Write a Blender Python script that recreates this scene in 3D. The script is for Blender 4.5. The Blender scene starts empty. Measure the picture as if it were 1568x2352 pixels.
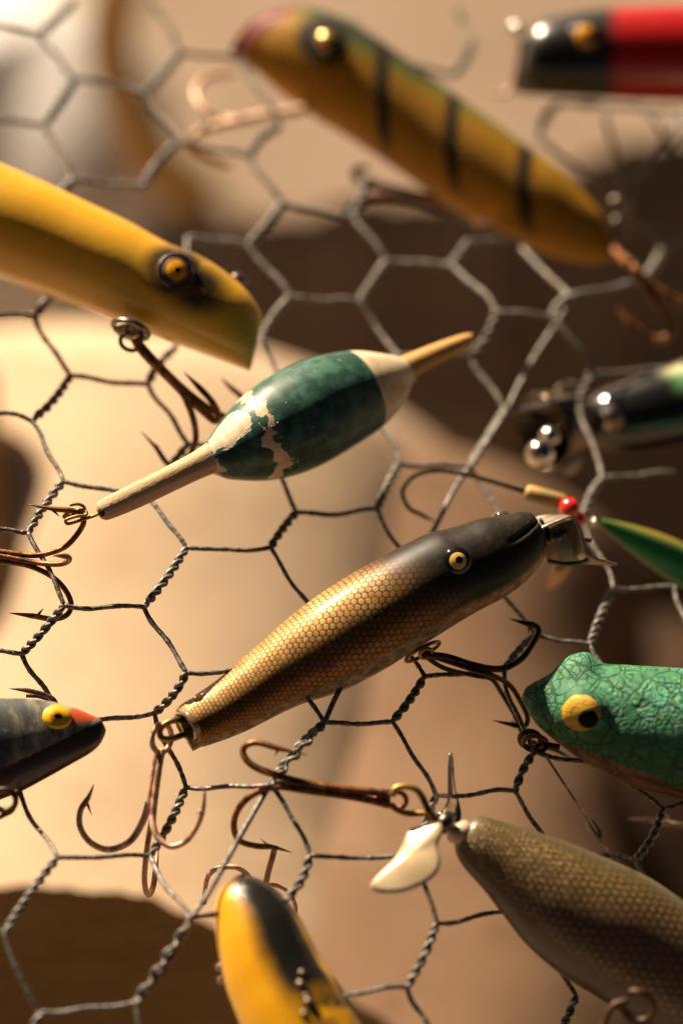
import bpy, math, random
import numpy as np
from mathutils import Vector, Matrix
from mathutils.bvhtree import BVHTree
random.seed(7); RNG = np.random.RandomState(5)
R = math.radians
scene = bpy.context.scene
col = scene.collection

# ---------------------------------------------------------------- camera
PITCH = R(50)                 # camera looks down by 50 degrees
D0 = 0.75                     # focus distance, metres
HM = 0.50                     # height of the netting above the ground
cam_d = bpy.data.cameras.new('camera'); cam = bpy.data.objects.new('camera', cam_d); col.objects.link(cam)
RM = Matrix.Rotation(math.pi/2 - PITCH, 4, 'X')
back = (RM @ Vector((0, 0, 1))).normalized()
focus_pt = Vector((0, 0, HM))
cam_loc = focus_pt + back*D0
CM = Matrix.Translation(cam_loc) @ RM
cam.matrix_world = CM
cam_d.sensor_fit = 'HORIZONTAL'; cam_d.sensor_width = 24
cam_d.lens = 24*D0/0.1568
cam_d.clip_start = 0.01; cam_d.clip_end = 50
cam_d.dof.use_dof = True; cam_d.dof.focus_distance = D0
cam_d.dof.aperture_fstop = cam_d.lens/30.0
scene.camera = cam
scene.cycles.use_denoising = True
scene.cycles.max_bounces = 8

# ---------------------------------------------------------------- light
Lc = Vector((-0.47, 0.85, -0.07)).normalized()        # towards the sun, in camera axes
Lw = (RM.to_3x3() @ Lc).normalized()
elev = math.asin(Lw.z); azim = math.atan2(Lw.x, Lw.y)  # azimuth from +Y towards +X
world = bpy.data.worlds.new("World"); scene.world = world; world.use_nodes = True
wn = world.node_tree; wn.nodes.clear()
sky = wn.nodes.new('ShaderNodeTexSky'); sky.sky_type = 'NISHITA'; sky.sun_disc = False
sky.sun_elevation = elev; sky.sun_rotation = azim
sky.air_density = 0.03; sky.dust_density = 0.7; sky.ozone_density = 0.0
bg = wn.nodes.new('ShaderNodeBackground'); bg.inputs[1].default_value = 0.05
wo = wn.nodes.new('ShaderNodeOutputWorld')
wn.links.new(sky.outputs[0], bg.inputs[0]); wn.links.new(bg.outputs[0], wo.inputs[0])
sun_d = bpy.data.lights.new('sun', 'SUN'); sun = bpy.data.objects.new('sun', sun_d); col.objects.link(sun)
sun_d.energy = 5.0; sun_d.angle = R(0.6); sun_d.color = (1.0, 0.80, 0.58)
sun.rotation_euler = Lw.to_track_quat('Z', 'Y').to_euler()
sun.location = Lw*3
scene.view_settings.view_transform = 'Standard'; scene.view_settings.look = 'None'
scene.view_settings.exposure = 1.15; scene.view_settings.gamma = 1

# ---------------------------------------------------------------- helpers
ZO = 0.0
def P(u, v, dz=0.0):
    """point seen at (u, v) of the 1568 x 2352 layout, dz metres beyond the focus plane"""
    dz += ZO; D = D0 + dz; k = 1e-4*D/D0
    return CM @ Vector(((u-784)*k, -(v-1176)*k, -D))
CMI = CM.inverted()
def meshdz(u, v):
    s = (1250+0.35*u) - v
    return 8.3e-5*s if s > 0 else -0.055*math.tanh(-s*5.0e-5/0.055)
def lin(c): return tuple((x/12.92 if x <= .04045 else ((x+.055)/1.055)**2.4) for x in [y/255 for y in c])
def tag(o, label=None, cat=None, group=None, kind=None):
    if label: o['label'] = label
    if cat: o['category'] = cat
    if group: o['group'] = group
    if kind: o['kind'] = kind
    return o
def thing(name, label, cat, loc, group=None, mat=None):
    o = bpy.data.objects.new(name, None); col.objects.link(o)
    o.empty_display_size = 0.01
    o.matrix_world = mat if mat is not None else Matrix.Translation(loc)
    o['_m'] = 1
    FR[o.name] = o.matrix_world.copy()
    return tag(o, label, cat, group)
FR = {}
BV = {}
def frame(o):
    return FR.get(o.name, Matrix.Identity(4))
def link(name, verts, faces, mats, parent=None, smooth=True, uvs=None, recentre=False, fmat=None):
    """verts in world space; become local to the parent"""
    me = bpy.data.meshes.new(name)
    fr = frame(parent) if parent is not None else Matrix.Identity(4)
    inv = fr.inverted()
    vs = np.asarray(verts, dtype=float)
    A = np.array(inv)
    vl = vs @ A[:3, :3].T + A[:3, 3]
    off = Vector((0, 0, 0))
    if recentre or parent is None:
        off = Vector(vl.mean(axis=0)); vl = vl - np.array(off)
    me.from_pydata(vl.tolist(), [], [tuple(int(i) for i in f) for f in faces]); me.update()
    if smooth: me.polygons.foreach_set('use_smooth', [True]*len(me.polygons))
    if not isinstance(mats, (list, tuple)): mats = [mats]
    for m in mats: me.materials.append(m)
    if fmat is not None: me.polygons.foreach_set('material_index', fmat)
    if uvs is not None:
        ul = me.uv_layers.new(name='UV')
        li = np.zeros(len(me.loops), dtype=int); me.loops.foreach_get('vertex_index', li)
        if len(uvs) == len(vs): arr = np.asarray(uvs)[li]
        else: arr = np.asarray(uvs)
        ul.data.foreach_set('uv', arr.ravel())
    o = bpy.data.objects.new(name, me); col.objects.link(o)
    if parent is not None: o.parent = parent
    o.location = off
    FR[o.name] = fr @ Matrix.Translation(off)
    return o
class MB:
    def __init__(s): s.v = []; s.f = []
    def add(s, v, f):
        n = len(s.v); s.v += [tuple(x) for x in v]; s.f += [tuple(i+n for i in g) for g in f]; return s
    def build(s, name, mat, parent=None, **k): return link(name, s.v, s.f, mat, parent, **k)
def catmull(pts, n=8):
    p = [np.array(x, dtype=float) for x in pts]
    if len(p) < 3: return [p[0]+(p[-1]-p[0])*t for t in np.linspace(0, 1, n+1)]
    q = [2*p[0]-p[1]] + p + [2*p[-1]-p[-2]]
    out = []
    for i in range(1, len(q)-2):
        a, b, c, d = q[i-1:i+3]
        for t in np.linspace(0, 1, n, endpoint=False):
            out.append(.5*((2*b)+(c-a)*t+(2*a-5*b+4*c-d)*t*t+(3*b-a-3*c+d)*t**3))
    out.append(p[-1]); return out
def tube(mb, pts, r, seg=10, cap=True, flat=None):
    """pts world, r number or list; parallel transport frames"""
    pts = [Vector(p) for p in pts]; n = len(pts)
    rr = [r]*n if not hasattr(r, '__len__') else list(r)
    t0 = (pts[1]-pts[0]).normalized()
    a = t0.orthogonal().normalized(); V = []; F = []
    for i in range(n):
        t = (pts[min(i+1, n-1)]-pts[max(i-1, 0)]).normalized()
        a = (a - t*a.dot(t)).normalized(); b = t.cross(a)
        for k in range(seg):
            an = 2*math.pi*k/seg
            V.append(pts[i] + (a*math.cos(an)+b*math.sin(an))*rr[i])
    for i in range(n-1):
        for k in range(seg):
            F.append((i*seg+k, i*seg+(k+1) % seg, (i+1)*seg+(k+1) % seg, (i+1)*seg+k))
    if cap:
        F.append(tuple(range(seg))[::-1]); F.append(tuple((n-1)*seg+k for k in range(seg)))
    mb.add(V, F)
def pxr(r, dz=0): return r*1e-4*(D0+dz)/D0
def pp(pts, dz):
    """pixel polyline -> world; dz number, pair or list; a point may carry its own third value"""
    n = len(pts); out = []
    for i, p in enumerate(pts):
        if len(p) == 3: z = p[2]
        elif hasattr(dz, '__len__'): z = float(np.interp(i/(n-1), np.linspace(0, 1, len(dz)), dz))
        else: z = dz
        out.append(P(p[0], p[1], z))
    return out
def wire_path(mb, pts, dz, r, n=6, seg=10, taper=0, r0=None, closed=False):
    w = catmull(pp(pts, dz), n)
    d = dz if not hasattr(dz, '__len__') else sum(dz)/len(dz)
    rr = np.full(len(w), pxr(r, d))
    if r0: rr = np.linspace(pxr(r0, d), pxr(r, d), len(w))
    if taper:
        k = max(3, int(len(w)*taper)); rr[-k:] *= np.linspace(1, .04, k)**.8
    tube(mb, w, rr.tolist(), seg)
def barb(mb, base, tip, dz, r):
    a, b = P(*base, dz), P(*tip, dz)
    tube(mb, [a, a.lerp(b, .5), b], [pxr(r), pxr(r*.6), pxr(.4)], 6)
def ring(mb, c, rx, ry, dz, r, rot=0, tilt=0.0, n=28, arc=(0, 360), seg=8):
    """loop seen as an ellipse; its depth varies so that it is a true circle"""
    pts = []
    big = max(rx, ry)
    for a in np.linspace(R(arc[0]), R(arc[1]), n):
        x, y = math.cos(a)*rx, math.sin(a)*ry
        q = (math.sin(a)*math.sqrt(max(0, big*big-ry*ry)) if ry < rx else math.cos(a)*math.sqrt(max(0, big*big-rx*rx)))*1e-4
        cr, sr = math.cos(R(rot)), math.sin(R(rot))
        pts.append(P(c[0]+x*cr-y*sr, c[1]+x*sr+y*cr, dz+q*(1 if tilt >= 0 else -1)))
    tube(mb, pts, pxr(r, dz), seg, cap=True)
def sphere_cap(c, d, rad, half, nr=10, ns=28, flat=1.0):
    """cap of a sphere of radius rad round direction d, half-angle half"""
    d = Vector(d).normalized(); a = d.orthogonal().normalized(); b = d.cross(a)
    V = [c + d*rad*flat]; F = []
    for i in range(1, nr+1):
        th = half*i/nr
        for k in range(ns):
            ph = 2*math.pi*k/ns
            V.append(c + d*(rad*math.cos(th)*flat) + (a*math.cos(ph)+b*math.sin(ph))*rad*math.sin(th))
    for k in range(ns): F.append((0, 1+k, 1+(k+1) % ns))
    for i in range(nr-1):
        for k in range(ns):
            F.append((1+i*ns+k, 1+(i+1)*ns+k, 1+(i+1)*ns+(k+1) % ns, 1+i*ns+(k+1) % ns))
    return V, F
def axis_frame(p0, p1):
    """X along p0->p1, Z up in the picture, Y away from the viewer"""
    X = (p1-p0).normalized(); mid = (p0+p1)/2
    d = (mid-cam_loc).normalized()
    Z = X.cross(d).normalized(); Y = Z.cross(X).normalized()
    M = Matrix((X, Y, Z)).transposed().to_4x4(); M.translation = mid
    return M
def to_local(M, u, v):
    """where the sight line through (u,v) meets the local plane y = 0"""
    q = P(u, v, 0); d = (q-cam_loc).normalized(); Y = M.to_3x3() @ Vector((0, 1, 0))
    t = (M.translation-cam_loc).dot(Y)/d.dot(Y)
    return M.inverted() @ (cam_loc+d*t)
def loft(root, name, top, bot, mat, wf=0.95, seg=72, n=120, deform=None, rref=None, expo=1.0, uvscale=1.0):
    M = frame(root)
    T = np.array([[*to_local(M, *p)] for p in top])[:, [0, 2]]; B = np.array([[*to_local(M, *p)] for p in bot])[:, [0, 2]]
    T = np.array(catmull(T, 10)); B = np.array(catmull(B, 10))
    T = T[np.argsort(T[:, 0], kind='stable')]; B = B[np.argsort(B[:, 0], kind='stable')]
    x0 = min(T[0, 0], B[0, 0]); x1 = max(T[-1, 0], B[-1, 0])
    xs = x0 + (x1-x0)*(1-np.cos(np.linspace(0.0, math.pi, n)))/2
    xs = .5*xs + .5*(x0+(x1-x0)*np.linspace(0, 1, n)); xs[1] = .6*xs[0]+.4*xs[1]; xs[-2] = .6*xs[-1]+.4*xs[-2]
    zt = np.interp(xs, T[:, 0], T[:, 1]); zb = np.interp(xs, B[:, 0], B[:, 1])
    h = np.maximum((zt-zb)/2, 2e-5); c = (zt+zb)/2
    w = h*(wf if not callable(wf) else np.array([wf((x-x0)/(x1-x0)) for x in xs]))
    rr = rref or float(h.max())
    an = np.linspace(-math.pi, math.pi, seg+1)
    ca, sa = np.cos(an), np.sin(an)
    if expo != 1.0:
        ca = np.sign(ca)*np.abs(ca)**expo; sa = np.sign(sa)*np.abs(sa)**expo
    V = np.zeros((n, seg+1, 3)); V[:, :, 0] = xs[:, None]
    V[:, :, 1] = -w[:, None]*ca[None]; V[:, :, 2] = c[:, None]+h[:, None]*sa[None]
    U = np.zeros((n, seg+1, 2)); U[:, :, 0] = xs[:, None]; U[:, :, 1] = an[None]*rr
    if deform: V = deform(V, an, c, h, w)
    q = np.clip(h/rr, .25, 1)**.7
    LU = np.concatenate([[0], np.cumsum(np.diff(xs)*2/(q[1:]+q[:-1]))])
    U2 = np.zeros((n, seg+1, 2)); U2[:, :, 0] = LU[:, None]; U2[:, :, 1] = an[None]*rr*(np.clip(h/rr, .25, 1)**.3)[:, None]
    V = V.reshape(-1, 3); U = U.reshape(-1, 2); U2 = U2.reshape(-1, 2).tolist()
    s1 = seg+1; F = []
    for i in range(n-1):
        for k in range(seg):
            F.append((i*s1+k, (i+1)*s1+k, (i+1)*s1+k+1, i*s1+k+1))
    V = V.tolist(); U = U.tolist()
    for (i, rev) in ((0, True), (n-1, False)):
        cen = np.mean(np.array(V[i*s1:(i+1)*s1]), axis=0).tolist(); ci = len(V); V.append(cen); U.append(U[i*s1+seg//2]); U2.append(U2[i*s1+seg//2])
        for k in range(seg):
            F.append((ci, i*s1+k, i*s1+k+1) if rev else (ci, i*s1+k+1, i*s1+k))
    A = np.array(M); W = np.array(V) @ A[:3, :3].T + A[:3, 3]
    o = link(name, W, F, mat, root, uvs=U)
    ul = o.data.uv_layers.new(name='lattice'); li = np.zeros(len(o.data.loops), dtype=int); o.data.loops.foreach_get('vertex_index', li)
    ul.data.foreach_set('uv', np.asarray(U2)[li].ravel()); o.data.uv_layers.active_index = 0
    # weld the hidden seam
    BV[root.name] = BVHTree.FromPolygons([tuple(v) for v in W], F)
    return o
def surf(root, u, v, default=0.0):
    q = P(u, v, 0); d = (q-cam_loc).normalized()
    hit = BV[root.name].ray_cast(cam_loc, d)
    if hit[0] is None: return P(u, v, default), -d
    n = hit[1]
    if n.dot(d) > 0: n = -n
    return hit[0], n
def eye(root, u, v, r, mats, iris=.6, pupil=.25, ioff=(0, 0), poff=(0, 0), nrm=None, bulge=.55, at=None, name='eye', mix=.35, rim=None):
    """glass eye: dome on the body, iris and pupil caps just proud of it"""
    if at is None: p, n = surf(root, u, v)
    else: p, n = at, Vector(nrm)
    toC = (cam_loc-p).normalized()
    n = (n*(1-mix)+toC*mix).normalized()
    dz = -(CMI @ p).z - D0
    rm = pxr(r, dz); half = 2*math.atan(bulge); Rs = rm/math.sin(half); c = p - n*(Rs*math.cos(half)) - n*rm*.05
    mb = MB(); mb.add(*sphere_cap(c, n, Rs, half, 12, 32)); e = mb.build(name, mats[0], root)
    right = RM.to_3x3() @ Vector((1, 0, 0)); up = RM.to_3x3() @ Vector((0, 1, 0))
    def cap(nm, mat, rad, off, k):
        d = (n*Rs + right*(off[0]*rm) - up*(off[1]*rm)).normalized()
        m = MB(); m.add(*sphere_cap(c, d, Rs*k, math.asin(min(.99, rad*rm/Rs)), 8, 28)); return m.build(nm, mat, e)
    if iris: cap('iris', mats[1], iris, ioff, 1.012)
    if pupil: cap('pupil', mats[2], pupil, poff, 1.024)
    if rim:
        m = MB(); a = n.orthogonal().normalized(); b = n.cross(a); pts = []
        for t in np.linspace(0, 2*math.pi, 33): pts.append(p + (a*math.cos(t)+b*math.sin(t))*rm*1.02)
        tube(m, pts, rm*rim, 8, cap=False); m.build('eye_rim', mats[0], e)
    return e

def plate_outline(name, outline, dzf, mat, parent, dome=.0006, th=.0004, n=4, rings=6):
    """thin sheet cut to an outline, slightly domed, with real thickness"""
    W = catmull([P(u, v, dzf(u, v)) for u, v in outline+outline[:1]], n)[:-1]; W = [Vector(x) for x in W]; nw = len(W)
    cc = sum(W, Vector())/nw; V = []; F = []
    nrm = Vector((0, 0, 0))
    for i in range(nw): nrm += (W[i]-cc).cross(W[(i+1) % nw]-cc)
    nrm = nrm.normalized()
    if nrm.dot(back) < 0: nrm = -nrm
    for side in (0, 1):
        V.append(cc+nrm*(dome-(th if side else 0)))
        for r in range(1, rings+1):
            q = r/rings
            for w in W: V.append(cc.lerp(w, q)+nrm*(dome*(1-q*q)-(th if side else 0)))
    m = 1+rings*nw
    for side in (0, 1):
        o = side*m
        for k in range(nw):
            t = (o, o+1+k, o+1+(k+1) % nw); F.append(t if not side else t[::-1])
            for r in range(rings-1):
                a = o+1+r*nw; q = (a+k, a+nw+k, a+nw+(k+1) % nw, a+(k+1) % nw); F.append(q if not side else q[::-1])
    a = 1+(rings-1)*nw
    for k in range(nw): F.append((a+k, m+a+k, m+a+(k+1) % nw, a+(k+1) % nw))
    return link(name, V, F, mat, parent)

# ---------------------------------------------------------------- node helpers
class S:
    def __init__(s, nt, sock): s.nt = nt; s.k = sock
    def _m(s, op, b=None, c=None, rev=False):
        n = s.nt.nodes.new('ShaderNodeMath'); n.operation = op
        ins = [s, b, c] if not rev else [b, s, c]
        for i, x in enumerate(ins):
            if x is None: continue
            if isinstance(x, S): s.nt.links.new(x.k, n.inputs[i])
            else: n.inputs[i].default_value = x
        return S(s.nt, n.outputs[0])
    def __add__(s, b): return s._m('ADD', b)
    __radd__ = __add__
    def __sub__(s, b): return s._m('SUBTRACT', b)
    def __rsub__(s, b): return s._m('SUBTRACT', b, rev=True)
    def __mul__(s, b): return s._m('MULTIPLY', b)
    __rmul__ = __mul__
    def __truediv__(s, b): return s._m('DIVIDE', b)
    def abs(s): return s._m('ABSOLUTE')
    def max(s, b): return s._m('MAXIMUM', b)
    def min(s, b): return s._m('MINIMUM', b)
    def wrap(s, a, b): return s._m('WRAP', b, a)
    def sin(s): return s._m('SINE')
    def pow(s, b): return s._m('POWER', b)
    def step(s, a, b):
        """smooth 0..1 as s goes a..b"""
        n = s.nt.nodes.new('ShaderNodeMapRange'); n.interpolation_type = 'SMOOTHSTEP'
        s.nt.links.new(s.k, n.inputs[0])
        if a <= b:
            n.inputs[1].default_value = a; n.inputs[2].default_value = b
            return S(s.nt, n.outputs[0])
        n.inputs[1].default_value = b; n.inputs[2].default_value = a
        n.inputs[3].default_value = 1; n.inputs[4].default_value = 0
        return S(s.nt, n.outputs[0])
class Mt:
    def __init__(s, name):
        s.m = bpy.data.materials.new(name); s.m.use_nodes = True; s.nt = s.m.node_tree
        s.b = s.nt.nodes['Principled BSDF']; s.tc = s.nt.nodes.new('ShaderNodeTexCoord')
        s.obj = s.tc.outputs['Object']; s.uv = s.tc.outputs['UV']
    def xyz(s, vec=None):
        n = s.nt.nodes.new('ShaderNodeSeparateXYZ'); s.nt.links.new(vec or s.obj, n.inputs[0])
        return [S(s.nt, n.outputs[i]) for i in range(3)]
    def comb(s, x, y, z=0.0):
        n = s.nt.nodes.new('ShaderNodeCombineXYZ')
        for i, a in enumerate((x, y, z)):
            if isinstance(a, S): s.nt.links.new(a.k, n.inputs[i])
            else: n.inputs[i].default_value = a
        return n.outputs[0]
    def scale(s, vec, sc):
        n = s.nt.nodes.new('ShaderNodeVectorMath'); n.operation = 'MULTIPLY'; s.nt.links.new(vec, n.inputs[0]); n.inputs[1].default_value = sc
        return n.outputs[0]
    def noise(s, sc, det=3, rough=.55, vec=None, dist=0):
        n = s.nt.nodes.new('ShaderNodeTexNoise'); s.nt.links.new(vec or s.obj, n.inputs['Vector'])
        n.inputs['Scale'].default_value = sc; n.inputs['Detail'].default_value = det; n.inputs['Roughness'].default_value = rough
        n.inputs['Distortion'].default_value = dist
        return S(s.nt, n.outputs['Fac'])
    def voro(s, sc, feat='F1', vec=None, rnd=1.0, out='Distance'):
        n = s.nt.nodes.new('ShaderNodeTexVoronoi'); n.feature = feat; s.nt.links.new(vec or s.obj, n.inputs['Vector'])
        n.inputs['Scale'].default_value = sc; n.inputs['Randomness'].default_value = rnd
        return S(s.nt, n.outputs[out])
    def mix(s, f, a, b):
        n = s.nt.nodes.new('ShaderNodeMix'); n.data_type = 'RGBA'
        for x, i in ((f, 0), (a, 6), (b, 7)):
            if isinstance(x, S): s.nt.links.new(x.k, n.inputs[i])
            elif i == 0: n.inputs[0].default_value = x
            else: n.inputs[i].default_value = (*x[:3], 1)
        return S(s.nt, n.outputs[2])
    def set(s, **k):
        names = dict(color='Base Color', metal='Metallic', rough='Roughness', coat='Coat Weight', coatr='Coat Roughness', spec='Specular IOR Level', trans='Transmission Weight', ior='IOR', sss='Subsurface Weight', sheen='Sheen Weight')
        for a, x in k.items():
            i = s.b.inputs[names[a]]
            if isinstance(x, S): s.nt.links.new(x.k, i)
            elif a == 'color': i.default_value = (*x[:3], 1)
            else: i.default_value = x
        return s
    def bump(s, h, dist, strength=1.0):
        n = s.nt.nodes.new('ShaderNodeBump'); n.inputs['Strength'].default_value = strength; n.inputs['Distance'].default_value = dist
        s.nt.links.new(h.k, n.inputs['Height']); s.nt.links.new(n.outputs[0], s.b.inputs['Normal'])
        s.nt.links.new(n.outputs[0], s.b.inputs['Coat Normal']) if s.__dict__.get('coatbump') else None
        return s
    def hexes(s, size, jitter=.12, gap=.12, soft=.08):
        """1 inside rounded hexagonal scales of the given size (metres), 0 in the lines between"""
        um = s.nt.nodes.new('ShaderNodeUVMap'); um.uv_map = 'lattice'
        u, v, _ = s.xyz(um.outputs[0])
        if jitter:
            j1 = s.noise(.45/size, 2, vec=s.comb(u, v, 0.0)); j2 = s.noise(.45/size, 2, vec=s.comb(u, v, 3.0))
            u = u + (j1-.5)*(size*jitter*6); v = v + (j2-.5)*(size*jitter*6)
        # lattice with unit spacing along v, rows along u
        x = v/size; y = u/size
        s3 = math.sqrt(3)
        def hexd(x, y):
            ax = x.wrap(-.5, .5).abs(); ay = y.wrap(-s3/2, s3/2).abs()
            return ax, ay
        ax, ay = hexd(x, y); bx, by = hexd(x+.5, y+s3/2)
        da = ax.max(ax*.5+ay*(s3/2)); db = bx.max(bx*.5+by*(s3/2))
        ra = (ax*ax+ay*ay).pow(.5); rb = (bx*bx+by*by).pow(.5)
        d = (da*.6+ra*.4).min(db*.6+rb*.4)
        return d.step(.5-gap+soft, .5-gap-soft), d

# ---------------------------------------------------------------- materials
def simple(name, c, rough=.5, metal=0, coat=0, nz=None, nscale=400, bump=0, bscale=800, spec=.5):
    m = Mt(name)
    if nz is not None: m.set(color=m.mix(m.noise(nscale, 4).step(.35, .65), c, nz))
    else: m.set(color=c)
    m.set(rough=rough, metal=metal, coat=coat, coatr=.06, spec=spec)
    if bump: m.bump(m.noise(bscale, 4), bump)
    return m.m
def wire_mat():
    m = Mt('galvanised_wire'); n = m.noise(900, 4); n2 = m.noise(2500, 3)
    cw = m.mix(n.step(.38, .60), (.075, .068, .06), (.27, .25, .225)); cw = m.mix(m.noise(95, 4, .65).step(.56, .70)*.7, cw, (.17, .085, .04)); cw = m.mix(m.noise(240, 3).step(.66, .72)*.7, cw, (.48, .46, .43))
    m.set(color=cw, metal=m.noise(500, 2).step(.35, .6)*.3+.3, rough=n2*.25+.42)
    m.bump(n*.7+n2*.3, .00025); return m.m
def rust_mat(name='rusty_hook_steel', dark=(.06, .022, .009), mid=(.24, .085, .022), hot=(.50, .20, .05), metal=.4):
    m = Mt(name); n = m.noise(260, 5, .6); n2 = m.noise(1800, 4)
    c = m.mix(n.step(.38, .55), dark, mid); c = m.mix(m.noise(420, 3).step(.52, .7), c, hot)
    m.set(color=c, metal=metal, rough=n2*.3+.30); m.bump(n2, .00012); return m.m
M_wire = wire_mat()
M_rust = rust_mat()
M_rustd = rust_mat('dark_rusty_steel', (.02, .011, .007), (.075, .033, .014), (.20, .08, .03))
M_rustl = rust_mat('pale_coppery_steel', (.32, .16, .09), (.66, .42, .28), (.85, .62, .46), .2)
M_brass = rust_mat('tarnished_brass', (.10, .05, .015), (.45, .27, .09), (.60, .36, .14), .85)
M_black = simple('black_glass', (.008, .006, .005), .05, coat=.2, spec=.4)
M_pupil = simple('black_pupil', (.004, .004, .004), .05, coat=1)
M_iris_pale = simple('pale_yellow_iris', lin((238, 208, 120)), .15, coat=1, nz=lin((225, 185, 90)), nscale=900)
M_iris_orange = simple('orange_iris', lin((238, 178, 35)), .2, coat=.6, nz=lin((220, 140, 20)), nscale=700)
M_iris_yel = simple('yellow_iris', lin((248, 200, 30)), .4, nz=lin((240, 165, 15)), nscale=300)
M_steel = simple('worn_plated_steel', (.52, .44, .35), .36, .6, nz=(.28, .22, .16), nscale=250, bump=.0001, bscale=900)
M_steel_d = simple('dark_tarnished_steel', (.10, .085, .07), .32, 1, nz=(.30, .25, .2), nscale=300, bump=.0001)
M_chrome = simple('polished_nickel', (.75, .70, .62), .12, 1, nz=(.6, .52, .42), nscale=200, bump=.00003, bscale=500)
M_blade = simple('polished_propeller', (.92, .76, .50), .30, .5, coat=.3, nz=(.78, .58, .33), nscale=90, bump=.00003, bscale=500)

def pike_mat():
    m = Mt('gold_scale_paint'); x, y, z = m.xyz(); u, v, _ = m.xyz(m.uv)
    RR = PIKE_R
    a = v/RR                                      # -pi..pi, 0 faces the viewer, + is up
    hx, d = m.hexes(.00168, .045, .10, .045)
    lv = m.noise(330, 3, .6); hx = (d+(lv-.5)*.16).step(.470, .375)
    sp = m.noise(9000, 2, .8); sp2 = m.voro(4200, rnd=1.0)
    gold = m.mix(m.noise(220, 3).step(.35, .7), (.40, .18, .028), (.56, .32, .080))
    gold = m.mix(sp.step(.5, .68)*.7, gold, (.82, .53, .19))
    low = m.mix(sp.step(.5, .66)*.7, (.42, .17, .025), (.80, .40, .08))
    gold = m.mix(a.step(.25, -.25), gold, low)
    gold = m.mix(m.noise(700, 2).step(.48, .66)*.55, gold, (.20, .095, .02))
    gold = m.mix(x.step(-.012, .022)*.45, gold, (.16, .075, .018))
    band = (a+.10-x*1.5).abs()  # dark flank stripe: reflection and shade line painted into the scales
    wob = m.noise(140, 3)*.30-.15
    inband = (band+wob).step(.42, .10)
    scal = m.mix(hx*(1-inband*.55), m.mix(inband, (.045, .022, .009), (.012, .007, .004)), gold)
    # belly: dirty cream
    bel = m.mix(m.noise(500, 5, .65).step(.38, .62), (.50, .38, .20), (.20, .13, .06))
    scal = m.mix((a+wob*.8).step(-.72, -.98), scal, bel)
    # head: dark olive back running to the nose
    head = m.mix(m.noise(700, 4).step(.4, .7), (.010, .007, .004), (.026, .018, .010))
    hm = (x + a.max(-.9)*.006 + wob*.012).step(.004, .023)
    jaw = m.mix((a+wob*.3).step(-1.05, -.75), m.mix(m.noise(300, 4).step(.42, .6), (.33, .07, .02), (.50, .30, .13)), head)
    hcol = m.mix((a+wob*.4).step(-1.18, -1.28), jaw, bel)
    c = m.mix(hm, scal, hcol)
    spk = m.noise(2400, 2, .6).step(.74, .78)
    c = m.mix(spk*hm, c, (.55, .45, .28))
    chip = m.noise(420, 2, .5, vec=m.scale(m.obj, (1, 1, 1.0))).step(.765, .785)
    c = m.mix(chip, c, (.62, .45, .25))
    # pale tail ring
    m.set(color=c, metal=hx*(1-hm)*(a.step(-.95, -.7))*.25, rough=m.noise(1200, 3)*.2+.36, coat=.10, coatr=.16, spec=.3)
    m.bump(hx*(1-hm)*.6+m.noise(1500, 3)*.3-chip*.6, .00006); return m.m
def bobber_mat():
    m = Mt('chipped_float_paint'); x, y, z = m.xyz(); u, v, _ = m.xyz(m.uv)
    n = m.noise(110, 4, .5, vec=m.comb(u, v, 0.0)); n2 = m.noise(420, 4, .6)
    wood = m.mix(m.noise(60, 4, .6, vec=m.scale(m.obj, (1, 9, 9))).step(.35, .65), (.52, .34, .17), (.68, .49, .28))
    cream = m.mix(m.noise(170, 4).step(.4, .75), (.74, .62, .42), (.52, .37, .19))
    green = m.mix(m.noise(300, 4).step(.4, .65), (.014, .062, .042), (.05, .15, .105))
    gmask = (x+(n-.5)*.006).step(BOB_L-.0002, BOB_L+.0002)*x.step(BOB_R+.00025, BOB_R-.00025)
    # chips close to the lower end: large patches of bare primer
    np_ = m.noise(130, 5, .62, vec=m.comb(u, v, 5.0))
    t = x-BOB_L+(np_-.5)*.011; aa = v/BOB_R0
    ringc = (t-.0125).abs().step(.0017, .0015)*m.noise(210, 3).step(.44, .46)
    cap = ((((x-BOB_L-.0045)/.0055).pow(2)+((aa-.85)/.55).pow(2)).pow(.5)+(np_-.5)*1.3).step(1.03, .97)
    low = ((((x-BOB_L-.001)/.0035).pow(2)+((aa+.2)/.9).pow(2)).pow(.5)+(np_-.5)*1.0).step(1.03, .97)
    chip = ringc.max(cap).max(low*.0)
    chip = chip.max((m.noise(260, 3)).step(.70, .71)*.8)
    c = m.mix(gmask, cream, green)
    prim = m.mix(n2.step(.35, .65), (.84, .69, .47), (.66, .48, .28))
    c = m.mix(chip*gmask, c, prim)
    c = m.mix(m.noise(900, 3).step(.70, .74)*.6, c, (.6, .55, .42))
    m.set(color=c, rough=n2*.25+.34, coat=.15, coatr=.25, spec=.4)
    m.bump(gmask*(1-chip)*1.2+n2*.15+m.noise(180, 3)*.4, .00022); return m.m
def stick_mat(name, c1, c2):
    m = Mt(name); n = m.noise(45, 5, .6, vec=m.scale(m.obj, (1, 12, 12))); n2 = m.noise(1200, 3)
    m.set(color=m.mix(n.step(.35, .65), c1, c2), rough=.7, spec=.25); m.bump(n*.6+n2*.4, .00035); return m.m
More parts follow.
